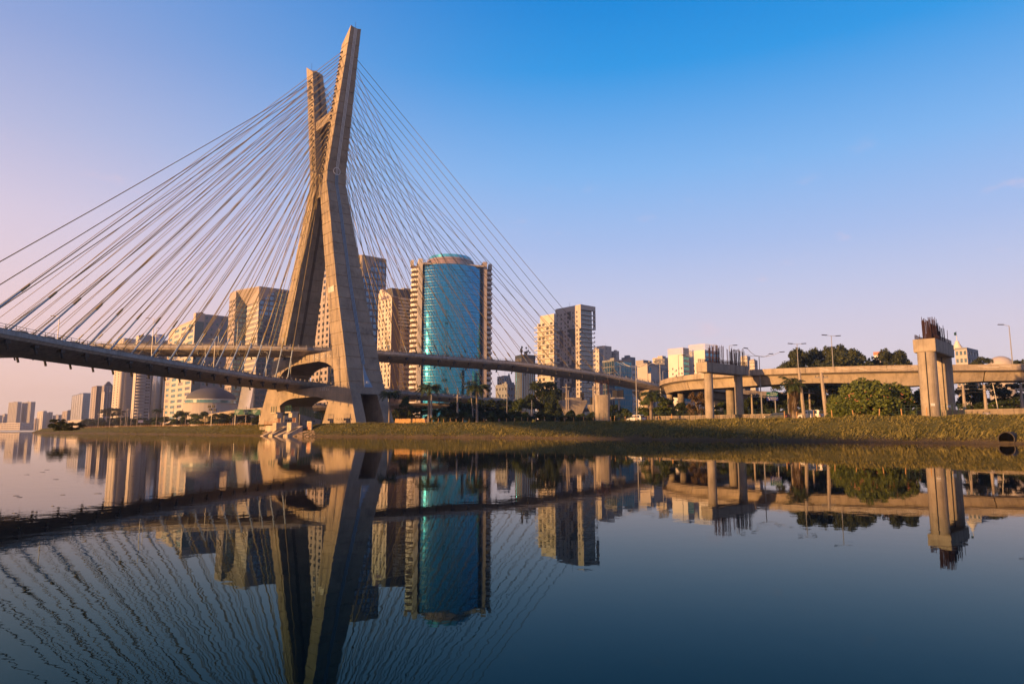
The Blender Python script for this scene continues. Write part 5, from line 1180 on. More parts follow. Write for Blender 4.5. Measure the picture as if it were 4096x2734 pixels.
# green mesh fence behind the stakes
fn = thing('mesh_fence', 'dark green wire mesh fence along the road behind the bank', 'fence'); M_FENCE = plain('fence_green', (.02, .05, .035), .6)
fp = [shore(px, 17) for px in range(2230, 3900, 24)]; wires = MB()
for a, b in zip(fp[:-1], fp[1:]):
    m = MB(); m.bar((a.x, a.y, GZ - .1), (a.x, a.y, GZ + 2.0), .07); m.build('fence_post', M_FENCE, fn)
    for z in (.3, .7, 1.1, 1.5, 1.95): wires.bar((a.x, a.y, GZ + z), (b.x, b.y, GZ + z), .02)
tag(wires.build('fence_wires', M_FENCE, fn), kind='stuff')
lf = thing('timber_fence', 'low timber rail fence along the left bank crest', 'fence'); fp = [shore(px, 15) for px in list(range(300, 1010, 7))]
for a, b in zip(fp[:-1], fp[1:]):
    m = MB(); m.bar((a.x, a.y, GZ - .1), (a.x, a.y, GZ + 1.1), .12); m.build('fence_post', M_WOOD, lf)
rl = MB()
for a, b in zip(fp[:-1], fp[1:]):
    for z in (.45, .9): rl.bar((a.x, a.y, GZ + z), (b.x, b.y, GZ + z), .06)
tag(rl.build('fence_rails', M_WOOD, lf), kind='stuff')
ow = thing('orange_hoarding', 'low sunlit timber hoarding behind the first palm', 'fence'); q0, q1 = shore(1580, 18), shore(1700, 18); nb = 30
for k in range(nb):
    a = q0.lerp(q1, k / nb); b = q0.lerp(q1, (k + .92) / nb); m = MB(); m.bar(a + Vector((0, 0, .75 + random.uniform(-.06, .06))), b + Vector((0, 0, .75)), .06, 1.3); m.build('board', M_WOOD, ow)
# overhead wires
wm = MB(); base = [shore(px, 40) for px in (2265, 2373, 2560)]
for off in (0, .6, 1.2):
    for (pa, ya, da), (pb, yb, db) in (((2985, 1560, 150), (3195, 1545, 146)), ((3195, 1545, 146), (3420, 1552, 140)), ((3820, 1540, 130), (4096, 1520, 120)), ((2100, 1598, 190), (2265, 1570, 182))):
        a, b = at(pa, ya, da) - Vector((0, 0, off)), at(pb, yb, db) - Vector((0, 0, off)); wm.tube([a, a.lerp(b, .5) - Vector((0, 0, .5)), b], .025, 3)
tag(wm.build('overhead_wires', M_DARK), 'thin overhead wires strung between the roadside poles', 'wires', kind='stuff')
# drain pipe mouth in the bank, right
p = shore(4030, 1.1); dirb = Vector((WN[60].x, WN[60].y, 0)); t = thing('outfall_pipe', 'round concrete outfall pipe in the bank at the right edge', 'pipe', (p.x, p.y, .55), math.atan2(-.65, -.76))
m = MB(); n = 24; ro, ri = .84, .77
m.loft([[(x, r * math.cos(2 * math.pi * k / n), r * math.sin(2 * math.pi * k / n)) for k in range(n)] for x, r in ((-1.5, ro), (1.15, ro), (1.15, ri), (-1.4, ri))], False, False); m.build('pipe_ring', concrete('pipe_concrete', (.12, .10, .08), 1.0), t)
m = MB(); m.loft([[(x, (ri - .01) * math.cos(2 * math.pi * k / n), (ri - .01) * math.sin(2 * math.pi * k / n)) for k in range(n)] for x in (.7, .8)]); m.build('dark_inside', plain('pipe_shade', (.002, .002, .002), 1.0, spec=0), t)  # flat black disc painted in for the shade inside the pipe
bu = thing('yellow_buoy', 'small yellow drum lying on the grass bank', 'drum', shore(2134, 9.5)); m = MB(); m.lathe([(.0, .0), (.32, .02), (.34, .45), (.2, .72), (.0, .75)], 12); m.build('drum', plain('drum_yellow', (.75, .5, .03), .5), bu)

# odds and ends lying behind the bank crest
p = shore(2636, 15); t = thing('old_tyre', 'old black tyre leaning on the low wall near the spiky palm', 'tyre', (p.x, p.y, GZ + .5)); m = MB()
m.loft([[((.36 + .16 * math.cos(b_)) * math.cos(a), .16 * math.sin(b_), (.36 + .16 * math.cos(b_)) * math.sin(a)) for b_ in np.linspace(0, 2 * math.pi, 9)[:-1]] for a in np.linspace(0, 2 * math.pi, 19)], False, False); m.build('tread', M_DARK, t)
p = shore(2708, 14); t = thing('pipe_stack', 'stack of black plastic pipes beside the slim unfinished pier', 'pipes', (p.x, p.y, GZ - .05), R(-20))
for k, (y, z) in enumerate(((0, .14), (.3, .14), (.6, .14), (.15, .4), (.45, .4))): m = MB(); m.tube([(-1.4, y, z), (1.4 + .1 * k, y, z)], .14, 8); m.build('pipe', M_DARK, t)
p = shore(3950, 10.5); t = thing('boulder', 'pale boulder on the bank crest near the right edge', 'rock', (p.x, p.y, p.z - .05)); m = MB()
m.loft([[(r * 1.5 * math.cos(a) * random.uniform(.85, 1.1), r * math.sin(a) * random.uniform(.85, 1.1), z) for a in np.linspace(0, 2 * math.pi, 10)[:-1]] for r, z in ((.42, -.1), (.48, .12), (.36, .34), (.15, .46))]); m.build('stone', plain('boulder_stone', (.42, .37, .33), .9, 0, .3, 2), t)

# ------------------------------------------------------------------ pumping station at the foot of the tower
p0 = shore(1130, 1.0); ps = thing('pumping_station', 'concrete pumping station with outlets and green railings under the bridge tower', 'building', (p0.x, p0.y, 0), TA)
M_PS = concrete('station_concrete', (.56, .48, .38), .8, scale=.6); M_GRAIL = plain('green_rail', (.02, .10, .05), .6)
def psb(name, x0, x1, y0, y1, z0, z1, mat=None): m = MB(); m.box(x0, x1, y0, y1, z0, z1); return m.build(name, mat or M_PS, ps)
for k, u0 in enumerate((-7.6, 3.3)):
    psb('pier', u0, u0 + 3.0, 0, 2.2, -.4, 3.9); psb('pier_upper', u0 + .15, u0 + 2.6, .3, 2.0, 5.3, 6.6); psb('pier_back', u0 + .2, u0 + 2.8, 1.4, 2.1, 3.9, 5.3, M_PS)
    psb('recess_door', u0 + .5, u0 + 2.5, 1.32, 1.398, 3.95, 5.2, plain('rust_door', (.12, .045, .03), .8))
    psb('platform', u0 - 1.4, u0 + 2.7, -.2, 2.4, 6.6, 7.0)
    for x in (u0 - 1.3, u0 + .6, u0 + 2.5): psb('rail_post', x, x + .14, -.1, .04, 7.0, 8.7, M_GRAIL)
    for z in (7.6, 8.2, 8.6): psb('rail_bar', u0 - 1.15, u0 + 2.5, -.07, -.01, z, z + .08, M_GRAIL)
    # slanted outlet with round mouth
    m = MB(); u1 = u0 + 3.05; m.loft([[(u1, -2.2, -.4), (u1 + 2.9, -2.2, -.4), (u1 + 2.9, 2.1, -.4), (u1, 2.1, -.4)], [(u1, -2.2, .5), (u1 + 2.9, -2.2, .5), (u1 + 2.9, 2.1, 2.9), (u1, 2.1, 2.9)]]); m.build('outlet_block', M_PS, ps)
    sl = Vector((0, 4.3, 2.4)).normalized(); nn = Vector((0, -sl.z, sl.y)); c = Vector((u1 + 1.45, .1, 1.82)) + nn * .02; m = MB()
    m.loft([[tuple(c + Vector((1, 0, 0)) * (1.0 * math.cos(t)) + sl * (1.35 * math.sin(t)) + nn * h) for t in np.linspace(0, 2 * math.pi, 21)[:-1]] for h in (0, .03)]); m.build('outlet_mouth', M_DARK, ps)
    m = MB(); m.loft([[(u0 - 2.4, -2.6, -.4), (u0 - .05, -2.6, -.4), (u0 - .05, .6, -.4), (u0 - 2.4, .6, -.4)], [(u0 - 2.4, -2.6, .1), (u0 - .05, -2.6, .1), (u0 - .05, .6, 1.6), (u0 - 2.4, .6, 1.6)]]); m.build('wing_wall', M_PS, ps)
psb('linking_wall', -4.95, -4.6, 2.25, 5.6, .3, 6.0)
hole = MB(); hole.loft([[(.28 * math.cos(t), y, .28 * math.sin(t)) for t in np.linspace(0, 2 * math.pi, 15)[:-1]] for y in (0, .03)]); hole_me = hole.mesh('vent_hole', M_DARK)
for x in (2.9, 3.7, 4.5): place('vent_hole', hole_me, ps, (-4.57, x, 4.6), math.pi / 2)
m = MB(); m.loft([[(6.3, 2.25, -.2), (6.7, 2.25, -.2), (6.7, 9, -.2), (6.3, 9, -.2)], [(6.3, 2.25, 6.2), (6.7, 2.25, 6.2), (6.7, 9, 4.6), (6.3, 9, 4.6)]]); m.build('sloping_wall', concrete('station_shade', (.30, .27, .24), 1.0, scale=.6), ps)  # darker copy of the station concrete, carrying this wall's shade
for x in (4.2, 5.0, 5.8, 6.6): place('vent_hole', hole_me, ps, (6.73, x, 4.3), math.pi / 2)
for y in np.arange(2.3, 9, .8):
    z = 6.2 - (y - 2.25) * .237; psb('rail_post', 6.45, 6.55, y, y + .1, z - .05, z + 2.2, M_GRAIL)
for y in np.arange(2.3, 5.6, .8): psb('rail_post', -4.83, -4.73, y, y + .1, 5.95, 8.2, M_GRAIL)
gb = MB()
for y in np.arange(2.3, 9, .2): z = 6.2 - (y - 2.25) * .237; gb.bar((6.5, y, z + .05), (6.5, y, z + 2.1), .04)
for y in np.arange(2.3, 5.6, .2): gb.bar((-4.78, y, 6.0), (-4.78, y, 8.0), .04)
tag(gb.build('rail_bars', M_GRAIL, ps), kind='stuff')
psb('valve_house', -15.5, -9.2, 1.0, 5.0, .6, 3.1); psb('valve_house_door', -9.19, -9.12, 2.0, 3.4, .9, 2.7, M_DARK)
lt = thing('lattice_fence', 'sunlit concrete retaining wall with dark diagonal lattice left of the pumping station', 'fence', (p0.x, p0.y, 0), TA)
m = MB(); m.box(-25, -15.8, 2.6, 3.2, .9, 2.9); m.build('backing_wall', M_PS, lt)
for k in range(9):
    m = MB(); m.bar((-24.8 + k * 1.02, 2.5, 1.0), (-23.9 + k * 1.02, 2.5, 2.85), .09, .05, up=(0, 1, 0)); m.build('lattice_bar', M_DARK, lt)
for k in range(15): m = MB(); m.bar((-25 + k * 1.2, 4.2, 2.6), (-25 + k * 1.2, 4.2, 4.4), .08); m.build('rail_post', plain('orange_rail', (.42, .16, .06), .7), lt)
for z in (3.0, 3.6, 4.3): m = MB(); m.bar((-25, 4.2, z), (-8, 4.2, z), .08); m.build('rail_bar', MATS['orange_rail'], lt)
p1 = shore(1237, 4.0); sg = thing('painted_slab', 'white upright slab painted with an orange diamond right of the pumping station', 'sign', (p1.x, p1.y, p1.z - .3), TA)
m = MB(); m.box(-1.5, 1.5, 0, .3, 0, 2.7); m.build('slab', M_PS, sg)
m = MB(); dpts = [(-.05, .25), (-1.1, 1.35), (-.6, 2.2), (.6, 2.2), (1.1, 1.35), (-.05, .25)]
for a, b in zip(dpts[:-1], dpts[1:]): m.bar((a[0], -.02, a[1]), (b[0], -.02, b[1]), .2, .03, up=(0, 1, 0))
for x in (-.35, 0, .35): m.bar((x, -.02, .9), (x, -.02, 1.9), .13, .03, up=(0, 1, 0))
m.build('orange_diamond', plain('orange_paint', (.62, .13, .03), .7), sg)
# rubble at the water's edge
rub = MB(); rr = random.Random(8)
for k in range(260):
    px = rr.choice((rr.uniform(1055, 1105), rr.uniform(1195, 1262), rr.uniform(1100, 1210))); q = shore(px, rr.uniform(-.8, 3.2)); s_ = rr.uniform(.18, .5)
    ico = [(q.x + s_ * rr.uniform(.6, 1.2) * a, q.y + s_ * rr.uniform(.6, 1.2) * b, q.z + s_ * .7 * c) for a, b, c in ((-1, -1, -.5), (1, -1, -.5), (1, 1, -.5), (-1, 1, -.5), (-.6, -.7, .7), (.7, -.5, .8), (.5, .6, .6), (-.7, .5, .8))]
    rub.add(ico, [(0, 3, 2, 1), (4, 5, 6, 7), (0, 1, 5, 4), (1, 2, 6, 5), (2, 3, 7, 6), (3, 0, 4, 7)])
tag(rub.build('rubble', plain('rubble_stone', (.34, .25, .17), .9, 0, .3, 1.0)), 'broken stone rubble along the waterline under the tower', 'rubble', kind='stuff')

# ------------------------------------------------------------------ cars
def car(label, px, depth, heading, paint, L=4.3, H=1.55, tall=0):
    p = at(px, 1700, depth); t = thing('parked_car' if False else 'car', label, 'car', (p.x, p.y, GZ + .02), heading, 'cars on the riverside road'); W = 1.72
    h = L / 2
    low = [(-h, .42), (-h + .05, .78), (-h + .18, .93), (-h + .9 - tall * .6, .98), (h - 1.15, .93), (h - .25, .78), (h, .58), (h - .02, .32), (-h + .05, .3)]
    m = MB()
    def sec(y, k): return [(x * k, y, z) for x, z in low]
    m.loft([sec(-W / 2, .985), sec(-W / 2 + .08, 1), sec(W / 2 - .08, 1), sec(W / 2, .985)]); body = m.build('body', paint, t)
    cab = [(-h + .25 - .0 * tall, .95), (-h + .55 - tall * .35, H - .08), (-h + .95 - tall * .35, H), (.25, H), (.62, H - .07), (h - 1.15, .93)]
    m = MB(); m.loft([[(x, s_ * (W / 2 - .06), z) if z < 1 else (x, s_ * (W / 2 - .2), z) for x, z in cab] for s_ in (-1, 1)]); m.build('roof', paint, t)
    for s_ in (-1, 1):
        for x0, x1 in ((-h + .62, -h + 1.35), (-h + 1.42, .02), (.09, .62)):
            m = MB(); y0, y1 = s_ * (W / 2 - .045), s_ * (W / 2 - .185); top = H - .12; xx1 = x1 + (.45 if x1 > .5 else 0)
            m.add([(x0, y0, 1.0), (xx1, y0, 1.0), (x1, y1, top), (x0 + .06, y1, top)], [(0, 1, 2, 3)]); m.build('window', M_WIN, t)
        for x in (-h + .8, h - .85):
            m = MB(); m.loft([[(x + r * math.cos(a), s_ * y, .31 + r * math.sin(a)) for a in np.linspace(0, 2 * math.pi, 17)[:-1]] for y, r in ((W / 2 - .2, .31), (W / 2 + .01, .31), (W / 2 + .02, .2))]); wh = m.build('wheel', M_DARK, t)
        m = MB(); m.box(-h - .01, -h + .12, s_ * .78 - .12, s_ * .78 + .12, .62, .88); m.build('tail_light', plain('tail_red', (.35, .01, .01), .3), t)
        m = MB(); m.box(h - .3, h - .01, s_ * .7 - .16, s_ * .7 + .16, .6, .74); m.build('headlight', M_WHITE, t)
    m = MB(); m.add([(-h + .24, -.72, 1.0), (-h + .24, .72, 1.0), (-h + .5 - tall * .3, .6, H - .12), (-h + .5 - tall * .3, -.6, H - .12)], [(0, 1, 2, 3)]); m.build('rear_window', M_WIN, t)
CARW = plain('car_white', (.75, .74, .72), .25, 0, .02); CARD = plain('car_dark', (.05, .055, .06), .25, 0, .05)
hd = math.atan2(.76, -.65)
car('white hatchback behind the low wall left of the slim unfinished pier', 2546, 153, hd, CARW); car('white estate car left of the thick leaning pole', 3242, 121, hd, CARW, 4.5, 1.68, 1)
car('dark saloon half hidden by wire fence under the blue direction sign', 3112, 128, hd, CARD, 4.4, 1.42); car('pale car behind the timber hoarding near the first palm', 1690, 215, hd, plain('car_silver', (.45, .45, .44), .3, .3), 4.3, 1.5)
car('dark car on the road between hammerhead pier and pier stump', 2352, 172, hd, CARD, 4.3, 1.45)

# ------------------------------------------------------------------ vegetation
def leaf_mat(name, c0, c1, trans=.25):
    m, n, l, b = new_mat(name); b.inputs['Roughness'].default_value = .65; b.inputs['Specular IOR Level'].default_value = .25
    g = n.new('ShaderNodeNewGeometry'); z = n.new('ShaderNodeTexNoise'); z.inputs['Scale'].default_value = .55; z.inputs['Detail'].default_value = 3; l.new(g.outputs['Position'], z.inputs['Vector'])
    w = n.new('ShaderNodeTexWhiteNoise'); l.new(g.outputs['Position'], w.inputs['Vector'])
    a = n.new('ShaderNodeMath'); a.operation = 'MULTIPLY_ADD'; l.new(g.outputs['Random Per Island'], a.inputs[0]); a.inputs[1].default_value = .55; l.new(z.outputs[0], a.inputs[2])
    r = n.new('ShaderNodeMapRange'); r.inputs[1].default_value = .35; r.inputs[2].default_value = 1.0; l.new(a.outputs[0], r.inputs[0])
    x = n.new('ShaderNodeMix'); x.data_type = 'RGBA'; x.inputs[6].default_value = (*[c_ * ALB for c_ in c0], 1); x.inputs[7].default_value = (*[c_ * ALB for c_ in c1], 1); l.new(r.outputs[0], x.inputs[0]); l.new(x.outputs[2], b.inputs['Base Color'])
    t = n.new('ShaderNodeBsdfTranslucent'); l.new(x.outputs[2], t.inputs[0]); ms = n.new('ShaderNodeMixShader'); ms.inputs[0].default_value = trans
    l.new(b.outputs[0], ms.inputs[1]); l.new(t.outputs[0], ms.inputs[2]); l.new(ms.outputs[0], n['Material Output'].inputs[0]); return m
LEAF_D = leaf_mat('leaf_dark', (.014, .026, .008), (.045, .066, .018)); LEAF_E = leaf_mat('leaf_eucalyptus', (.022, .034, .014), (.075, .085, .03))
LEAF_G = leaf_mat('leaf_green', (.025, .045, .01), (.085, .115, .022)); LEAF_P = leaf_mat('leaf_palm', (.018, .035, .012), (.07, .095, .025)); LEAF_Y = leaf_mat('leaf_dry', (.06, .042, .022), (.16, .105, .05)); LEAF_B = leaf_mat('leaf_hibiscus', (.045, .075, .014), (.15, .18, .032))
BARK = plain('bark', (.13, .095, .065), .9, 0, .35, 3); BARKP = plain('palm_bark', (.20, .16, .125), .9, 0, .3, 4)
def crown_mesh(name, seed, n, mat, clumps=26, leaf=.075, flat=1.0, hollow=.55, elong=1.6):
    """unit crown: leaf quads on the shells of many small clumps"""
    rg = np.random.default_rng(seed)
    d = rg.normal(size=(clumps, 3)); d /= np.linalg.norm(d, axis=1)[:, None]; rad = rg.uniform(.5, .84, clumps)[:, None]; cc = d * rad; cc[:, 2] *= flat
    cr = rg.uniform(.2, .40, clumps)
    idx = rg.integers(0, clumps, n); v = rg.normal(size=(n, 3)); v /= np.linalg.norm(v, axis=1)[:, None]; v[:, 2] = np.where(v[:, 2] < -.4, -v[:, 2] * .5, v[:, 2])
    pos = cc[idx] + v * (cr[idx] * (hollow + (1 - hollow) * rg.random(n)))[:, None] * np.array([1, 1, .8])
    nrm = v + rg.normal(scale=.75, size=(n, 3)); nrm /= np.linalg.norm(nrm, axis=1)[:, None]
    t = np.cross(nrm, rg.normal(size=(n, 3))); t /= np.linalg.norm(t, axis=1)[:, None]; bt = np.cross(nrm, t)
    s = leaf * rg.uniform(.55, 1.25, n)[:, None]; a, b = t * s * elong * .5, bt * s * .5
    V = np.stack([pos - a, pos - b * .9 + a * .1, pos + a, pos + b * .9 - a * .1], 1).reshape(-1, 3)
    lo, hi = np.percentile(V, 1.5, axis=0), np.percentile(V, 98.5, axis=0); V = (V - (lo + hi) / 2) / ((hi - lo) / 2)
    me = bpy.data.meshes.new(name); me.vertices.add(4 * n); me.vertices.foreach_set('co', V.ravel()); me.loops.add(4 * n); me.loops.foreach_set('vertex_index', np.arange(4 * n)); me.polygons.add(n)
    me.polygons.foreach_set('loop_start', np.arange(0, 4 * n, 4)); me.polygons.foreach_set('loop_total', np.full(n, 4)); me.materials.append(mat); me.update(calc_edges=True); me.validate(); return me
CR = {'dark': [crown_mesh('dark_crown', 1 + k, 9000, LEAF_D, 34, .07) for k in range(3)], 'euc': [crown_mesh('eucalyptus_crown', 11 + k, 9000, LEAF_E, 30, .062, .9, .6) for k in range(3)],
      'green': [crown_mesh('green_crown', 21 + k, 6000, LEAF_G, 22, .085) for k in range(3)], 'bush': [crown_mesh('bush_crown', 31 + k, 4000, LEAF_D, 18, .12) for k in range(2)], 'dry': [crown_mesh('dry_crown', 41, 3500, LEAF_Y, 20, .08)]}
def tree(name, label, base, rx, ry, rz_, zc, kind, seed, group, cat='tree', trunk=True):
    rr = random.Random(seed); t = thing(name, label, cat, base, rr.uniform(0, 6.28), group); me = CR[kind][seed % len(CR[kind])]
    place('crown', me, t, (0, 0, zc), 0, (rx, ry, rz_))
    if trunk:
        m = MB(); r0 = max(.12, rx * .055); m.tube([(0, 0, -.4), (rr.uniform(-.1, .1) * rx, .05 * rx, zc * .5), (0, 0, zc)], [r0 * 1.3, r0, r0 * .6], 7)
        for k in range(5):
            a = rr.uniform(0, 6.28); L = rx * rr.uniform(.5, .75); z0 = zc * rr.uniform(.5, .85); m.tube([(0, 0, z0), (math.cos(a) * L * .5, math.sin(a) * L * .5, z0 + rz_ * .2), (math.cos(a) * L, math.sin(a) * L, zc + rz_ * rr.uniform(.05, .4))], [r0 * .55, r0 * .4, r0 * .15], 5)
        m.build('trunk', BARK, t)
    return t
def tree_px(name, label, px0, px1, ytop, ybot, depth, kind, seed, group, ground=None, flat=None, **k):
    """crown spanning px0..px1, ytop..ybot of the photograph, rooted on the ground at that depth"""
    c = at((px0 + px1) / 2, ytop, depth); rx = (xat(px1, depth) - xat(px0, depth)) / 2; zt, zb = c.z, at((px0 + px1) / 2, ybot, depth).z; g = GZ if ground is None else ground
    rz_ = (zt - zb) / 2; return tree(name, label, (c.x, c.y, g - .05), rx, rx * .9, rz_, zb + rz_ - g, kind, seed, group, **k)
# eucalyptus crowns rising behind the viaduct
G_E = 'eucalyptus trees behind the viaduct'
for k, (a, b, yt, yb, dp, lab) in enumerate([(3098, 3190, 1448, 1560, 172, 'lowest leftmost eucalyptus crown behind the viaduct'), (3160, 3262, 1398, 1560, 176, 'second eucalyptus crown from the left behind the viaduct'), (3245, 3330, 1397, 1570, 184, 'third eucalyptus crown, left of the pink flats'),
        (3322, 3412, 1389, 1570, 180, 'tallest eucalyptus crown behind the right viaduct lamp'), (3398, 3492, 1402, 1560, 176, 'fifth eucalyptus crown, right of the tallest one'), (3488, 3612, 1407, 1560, 182, 'lone rounded eucalyptus crown before the orange-topped block'), (3250, 3420, 1430, 1580, 168, 'broad low eucalyptus crown in front of the taller ones')]):
    e_ = (b - a) * .14; tree_px('eucalyptus_tree', lab, a - e_, b + e_, yt, yb, dp, 'euc', k, G_E)
G_D = 'dark trees beside the road'
for k, (a, b, yt, yb, dp, kind, lab) in enumerate([
        (2096, 2240, 1532, 1662, 225, 'dark', 'big dark tree left of the grey hammerhead pier'), (2040, 2130, 1598, 1680, 220, 'green', 'lighter green tree at the left foot of the big dark tree'), (2180, 2262, 1585, 1668, 218, 'dark', 'dark tree right of the big one'),
        (1950, 2060, 1600, 1670, 262, 'dark', 'dark round tree behind the blue container'), (1850, 1965, 1595, 1672, 262, 'dark', 'dark spreading tree behind the third palm'), (1790, 1880, 1606, 1676, 250, 'dark', 'dark tree left of the third palm'),
        (1720, 1800, 1630, 1680, 245, 'green', 'mid-green tree right of the second palm'), (1640, 1730, 1628, 1684, 240, 'green', 'mid-green tree behind the second palm'), (1590, 1660, 1592, 1672, 245, 'green', 'feathery tree between first and second palm'), (1560, 1625, 1636, 1690, 236, 'dark', 'dark low tree behind the first palm'),
        (2430, 2490, 1620, 1672, 185, 'dark', 'dark shrubby tree behind the message board post'), (2560, 2690, 1590, 1665, 176, 'green', 'green tree behind the palm by the viaduct curl'), (2690, 2760, 1612, 1672, 168, 'dark', 'dark tree between two viaduct piers'),
        (2745, 2836, 1575, 1666, 158, 'dry', 'brownish tree left of the slim unfinished pier'), (2850, 2935, 1610, 1668, 158, 'green', 'green tree between the slim pier columns'), (2968, 3060, 1580, 1668, 160, 'dark', 'dark tree left of the direction sign'), (3060, 3150, 1570, 1668, 165, 'dark', 'dark tree behind the direction sign'),
        (3140, 3260, 1530, 1660, 160, 'dark', 'dark tree behind the shaggy palm'), (3240, 3360, 1530, 1668, 156, 'dark', 'dark tree left of the flowering bush'), (3826, 3920, 1535, 1640, 150, 'dark', 'dark tree right of the thick unfinished pier'), (3900, 4000, 1540, 1640, 150, 'green', 'greenish tree under the viaduct at right'),
        (3980, 4110, 1535, 1645, 148, 'dark', 'dark tree at the right picture edge'), (3650, 3720, 1560, 1650, 160, 'dark', 'dark tree behind the thick unfinished pier'), (4056, 4110, 1440, 1500, 165, 'euc', 'wispy crown over the viaduct at the right edge'), (3880, 3960, 1432, 1490, 175, 'euc', 'flat wispy crown before the stepped spire office')]):
    tree_px('roadside_tree', lab, a, b, yt, yb, dp, kind, k, G_D)
# left river belt
G_L = 'trees along the left river road'
for k, (a, b, yt, yb, off, kind, lab) in enumerate([(200, 258, 1676, 1718, 60, 'dark', 'taller dark tree near the left end of the river belt'), (250, 330, 1690, 1718, 52, 'dark', 'dark tree right of the taller one in the left belt'), (320, 410, 1676, 1716, 40, 'dark', 'wide low tree before the white shed'),
        (395, 470, 1672, 1712, 40, 'dark', 'low tree under the brown towers'), (416, 494, 1632, 1662, 60, 'dark', 'flat umbrella-shaped tree before the striped tower'), (465, 545, 1668, 1708, 40, 'dark', 'low tree before the striped tower'), (540, 620, 1672, 1706, 40, 'dark', 'low tree before the curved balcony tower'), (610, 690, 1668, 1706, 40, 'green', 'low tree before the peach block'),
        (690, 760, 1646, 1700, 32, 'green', 'tree before the domed hall left side'), (765, 850, 1650, 1702, 28, 'green', 'tree before the domed hall'), (845, 925, 1655, 1704, 26, 'dark', 'dark round shrub tree before the road ramp'), (930, 1010, 1656, 1700, 40, 'dark', 'dark tree under the green overhead sign'), (1010, 1070, 1664, 1700, 40, 'dark', 'dark tree by the left tower leg'), (1255, 1330, 1640, 1690, 60, 'dark', 'dark tree seen through the lower arch')]):
    q = shore((a + b) / 2, off); tree_px('river_tree', lab, a, b, yt, yb, q.y, kind, k, G_L)
# hibiscus-like flowering bush
c = shore(3490, 17); bt = thing('flowering_bush', 'big round bush dotted with orange blossoms beside the thick unfinished pier', 'bush', (c.x, c.y, GZ - .1)); dp = c.y
BUSH = crown_mesh('bush_leaves', 77, 20000, LEAF_B, 90, .07, .95, .8)
for px, yt, w_, hgt in ((3470, 1532, 118, 1.0), (3560, 1548, 92, .9), (3395, 1572, 78, .8), (3350, 1605, 46, .7)):
    q = at(px, yt, dp + 2); rx = w_ * dp / FPX; zt = q.z - GZ; place('leaf_mass', BUSH, bt, (q.x - c.x, q.y - c.y, zt * .5), px * .1, (rx, rx * .8, zt * .53))
m = MB(); rr = random.Random(3)
masses = [o_ for o_ in bt.children if o_.name.startswith('leaf_mass')]
for k in range(150):
    o_ = masses[rr.choice((0, 0, 0, 1, 1, 2))]; th_, ph_ = rr.uniform(math.pi * 1.05, math.pi * 1.85), rr.uniform(-.9, .75); s_ = rr.uniform(.08, .15)
    q = Vector(o_.location) + Vector((o_.scale.x * .97 * math.cos(th_) * math.cos(ph_), o_.scale.x * .9 * math.sin(th_) * math.cos(ph_), o_.scale.z * .97 * math.sin(ph_)))
    m.lathe([(0, q.z - s_ * .6), (s_, q.z - s_ * .2), (s_ * 1.1, q.z + s_ * .3), (0, q.z + s_ * .6)], 6, (q.x, q.y))
tag(m.build('blossoms', plain('blossom_orange', (.60, .25, .14), .6, 0, .3, 5), bt), kind='stuff')
# scrub behind the stakes
G_S = 'scrub along the road behind the stakes'
for k in range(26):
    px = 1740 + k * 29 + rr.uniform(-8, 8); q = shore(px, rr.uniform(20, 25)); h = rr.uniform(1.6, 3.2)
    tree('scrub_bush', 'low dark scrub bush in the hedge behind the wooden stakes', (q.x, q.y, GZ - .1), rr.uniform(1.6, 2.8), 1.5, h * .55, h * .45, 'bush' if k % 4 else 'green', k, G_S, 'bush', False)
for k in range(14):
    px = rr.choice((rr.uniform(2440, 2830), rr.uniform(2980, 3330))); q = shore(px, rr.uniform(46, 52)); h = rr.uniform(1.8, 3)
    tree('scrub_bush', 'dark bush in the far hedge across the riverside road', (q.x, q.y, GZ - .1), rr.uniform(2, 3.2), 1.6, h * .6, h * .5, 'bush', k, 'far roadside hedge', 'bush', False)
q = shore(1210, 5); tree('scrub_bush', 'dark shrub growing between the pumping station and the painted slab', (q.x, q.y, q.z - .3), 2.2, 1.8, 1.7, 1.6, 'green', 1, None, 'bush', False)
# ---- palms
def frond_mesh(name, L, droop, nleaf, leaflen, mat, up=.5):
    m = MB(); pts = []
    for k in range(9):
        f = k / 8; pts.append(Vector((L * (f * (1 - .18 * f * droop)), 0, L * (up * f - (up * .55 + .55 * droop) * f * f))))
    m.tube(pts, [.045 * L / 3 * (1 - .8 * k / 8) + .006 for k in range(9)], 4)
    for k in range(nleaf):
        f = .12 + .86 * k / nleaf; i = min(7, int(f * 8)); p = pts[i].lerp(pts[i + 1], f * 8 - i); d = (pts[i + 1] - pts[i]).normalized(); ll = leaflen * (math.sin(math.pi * (.15 + .8 * f)) * .9 + .15)
        for s_ in (-1, 1):
            a = (Vector((0, s_, 0)) * .8 + d * .55 + Vector((0, 0, random.uniform(-.65, .05)))).normalized(); w = Vector((d.x, 0, d.z)) * .055 * L / 3
            e = p + a * ll; m.add([p - w, p + w, e + Vector((0, 0, -.12 * ll)), ], [(0, 1, 2)])
    return m.mesh(name, mat)
FR = [frond_mesh('frond', 3.3, d, 30, 1.05, LEAF_P, u) for d, u in ((.5, .75), (.8, .55), (1.1, .3), (.35, 1.0))]
FRD = [frond_mesh('dry_frond', 3.6, 1.5, 22, .6, LEAF_Y, .15)]
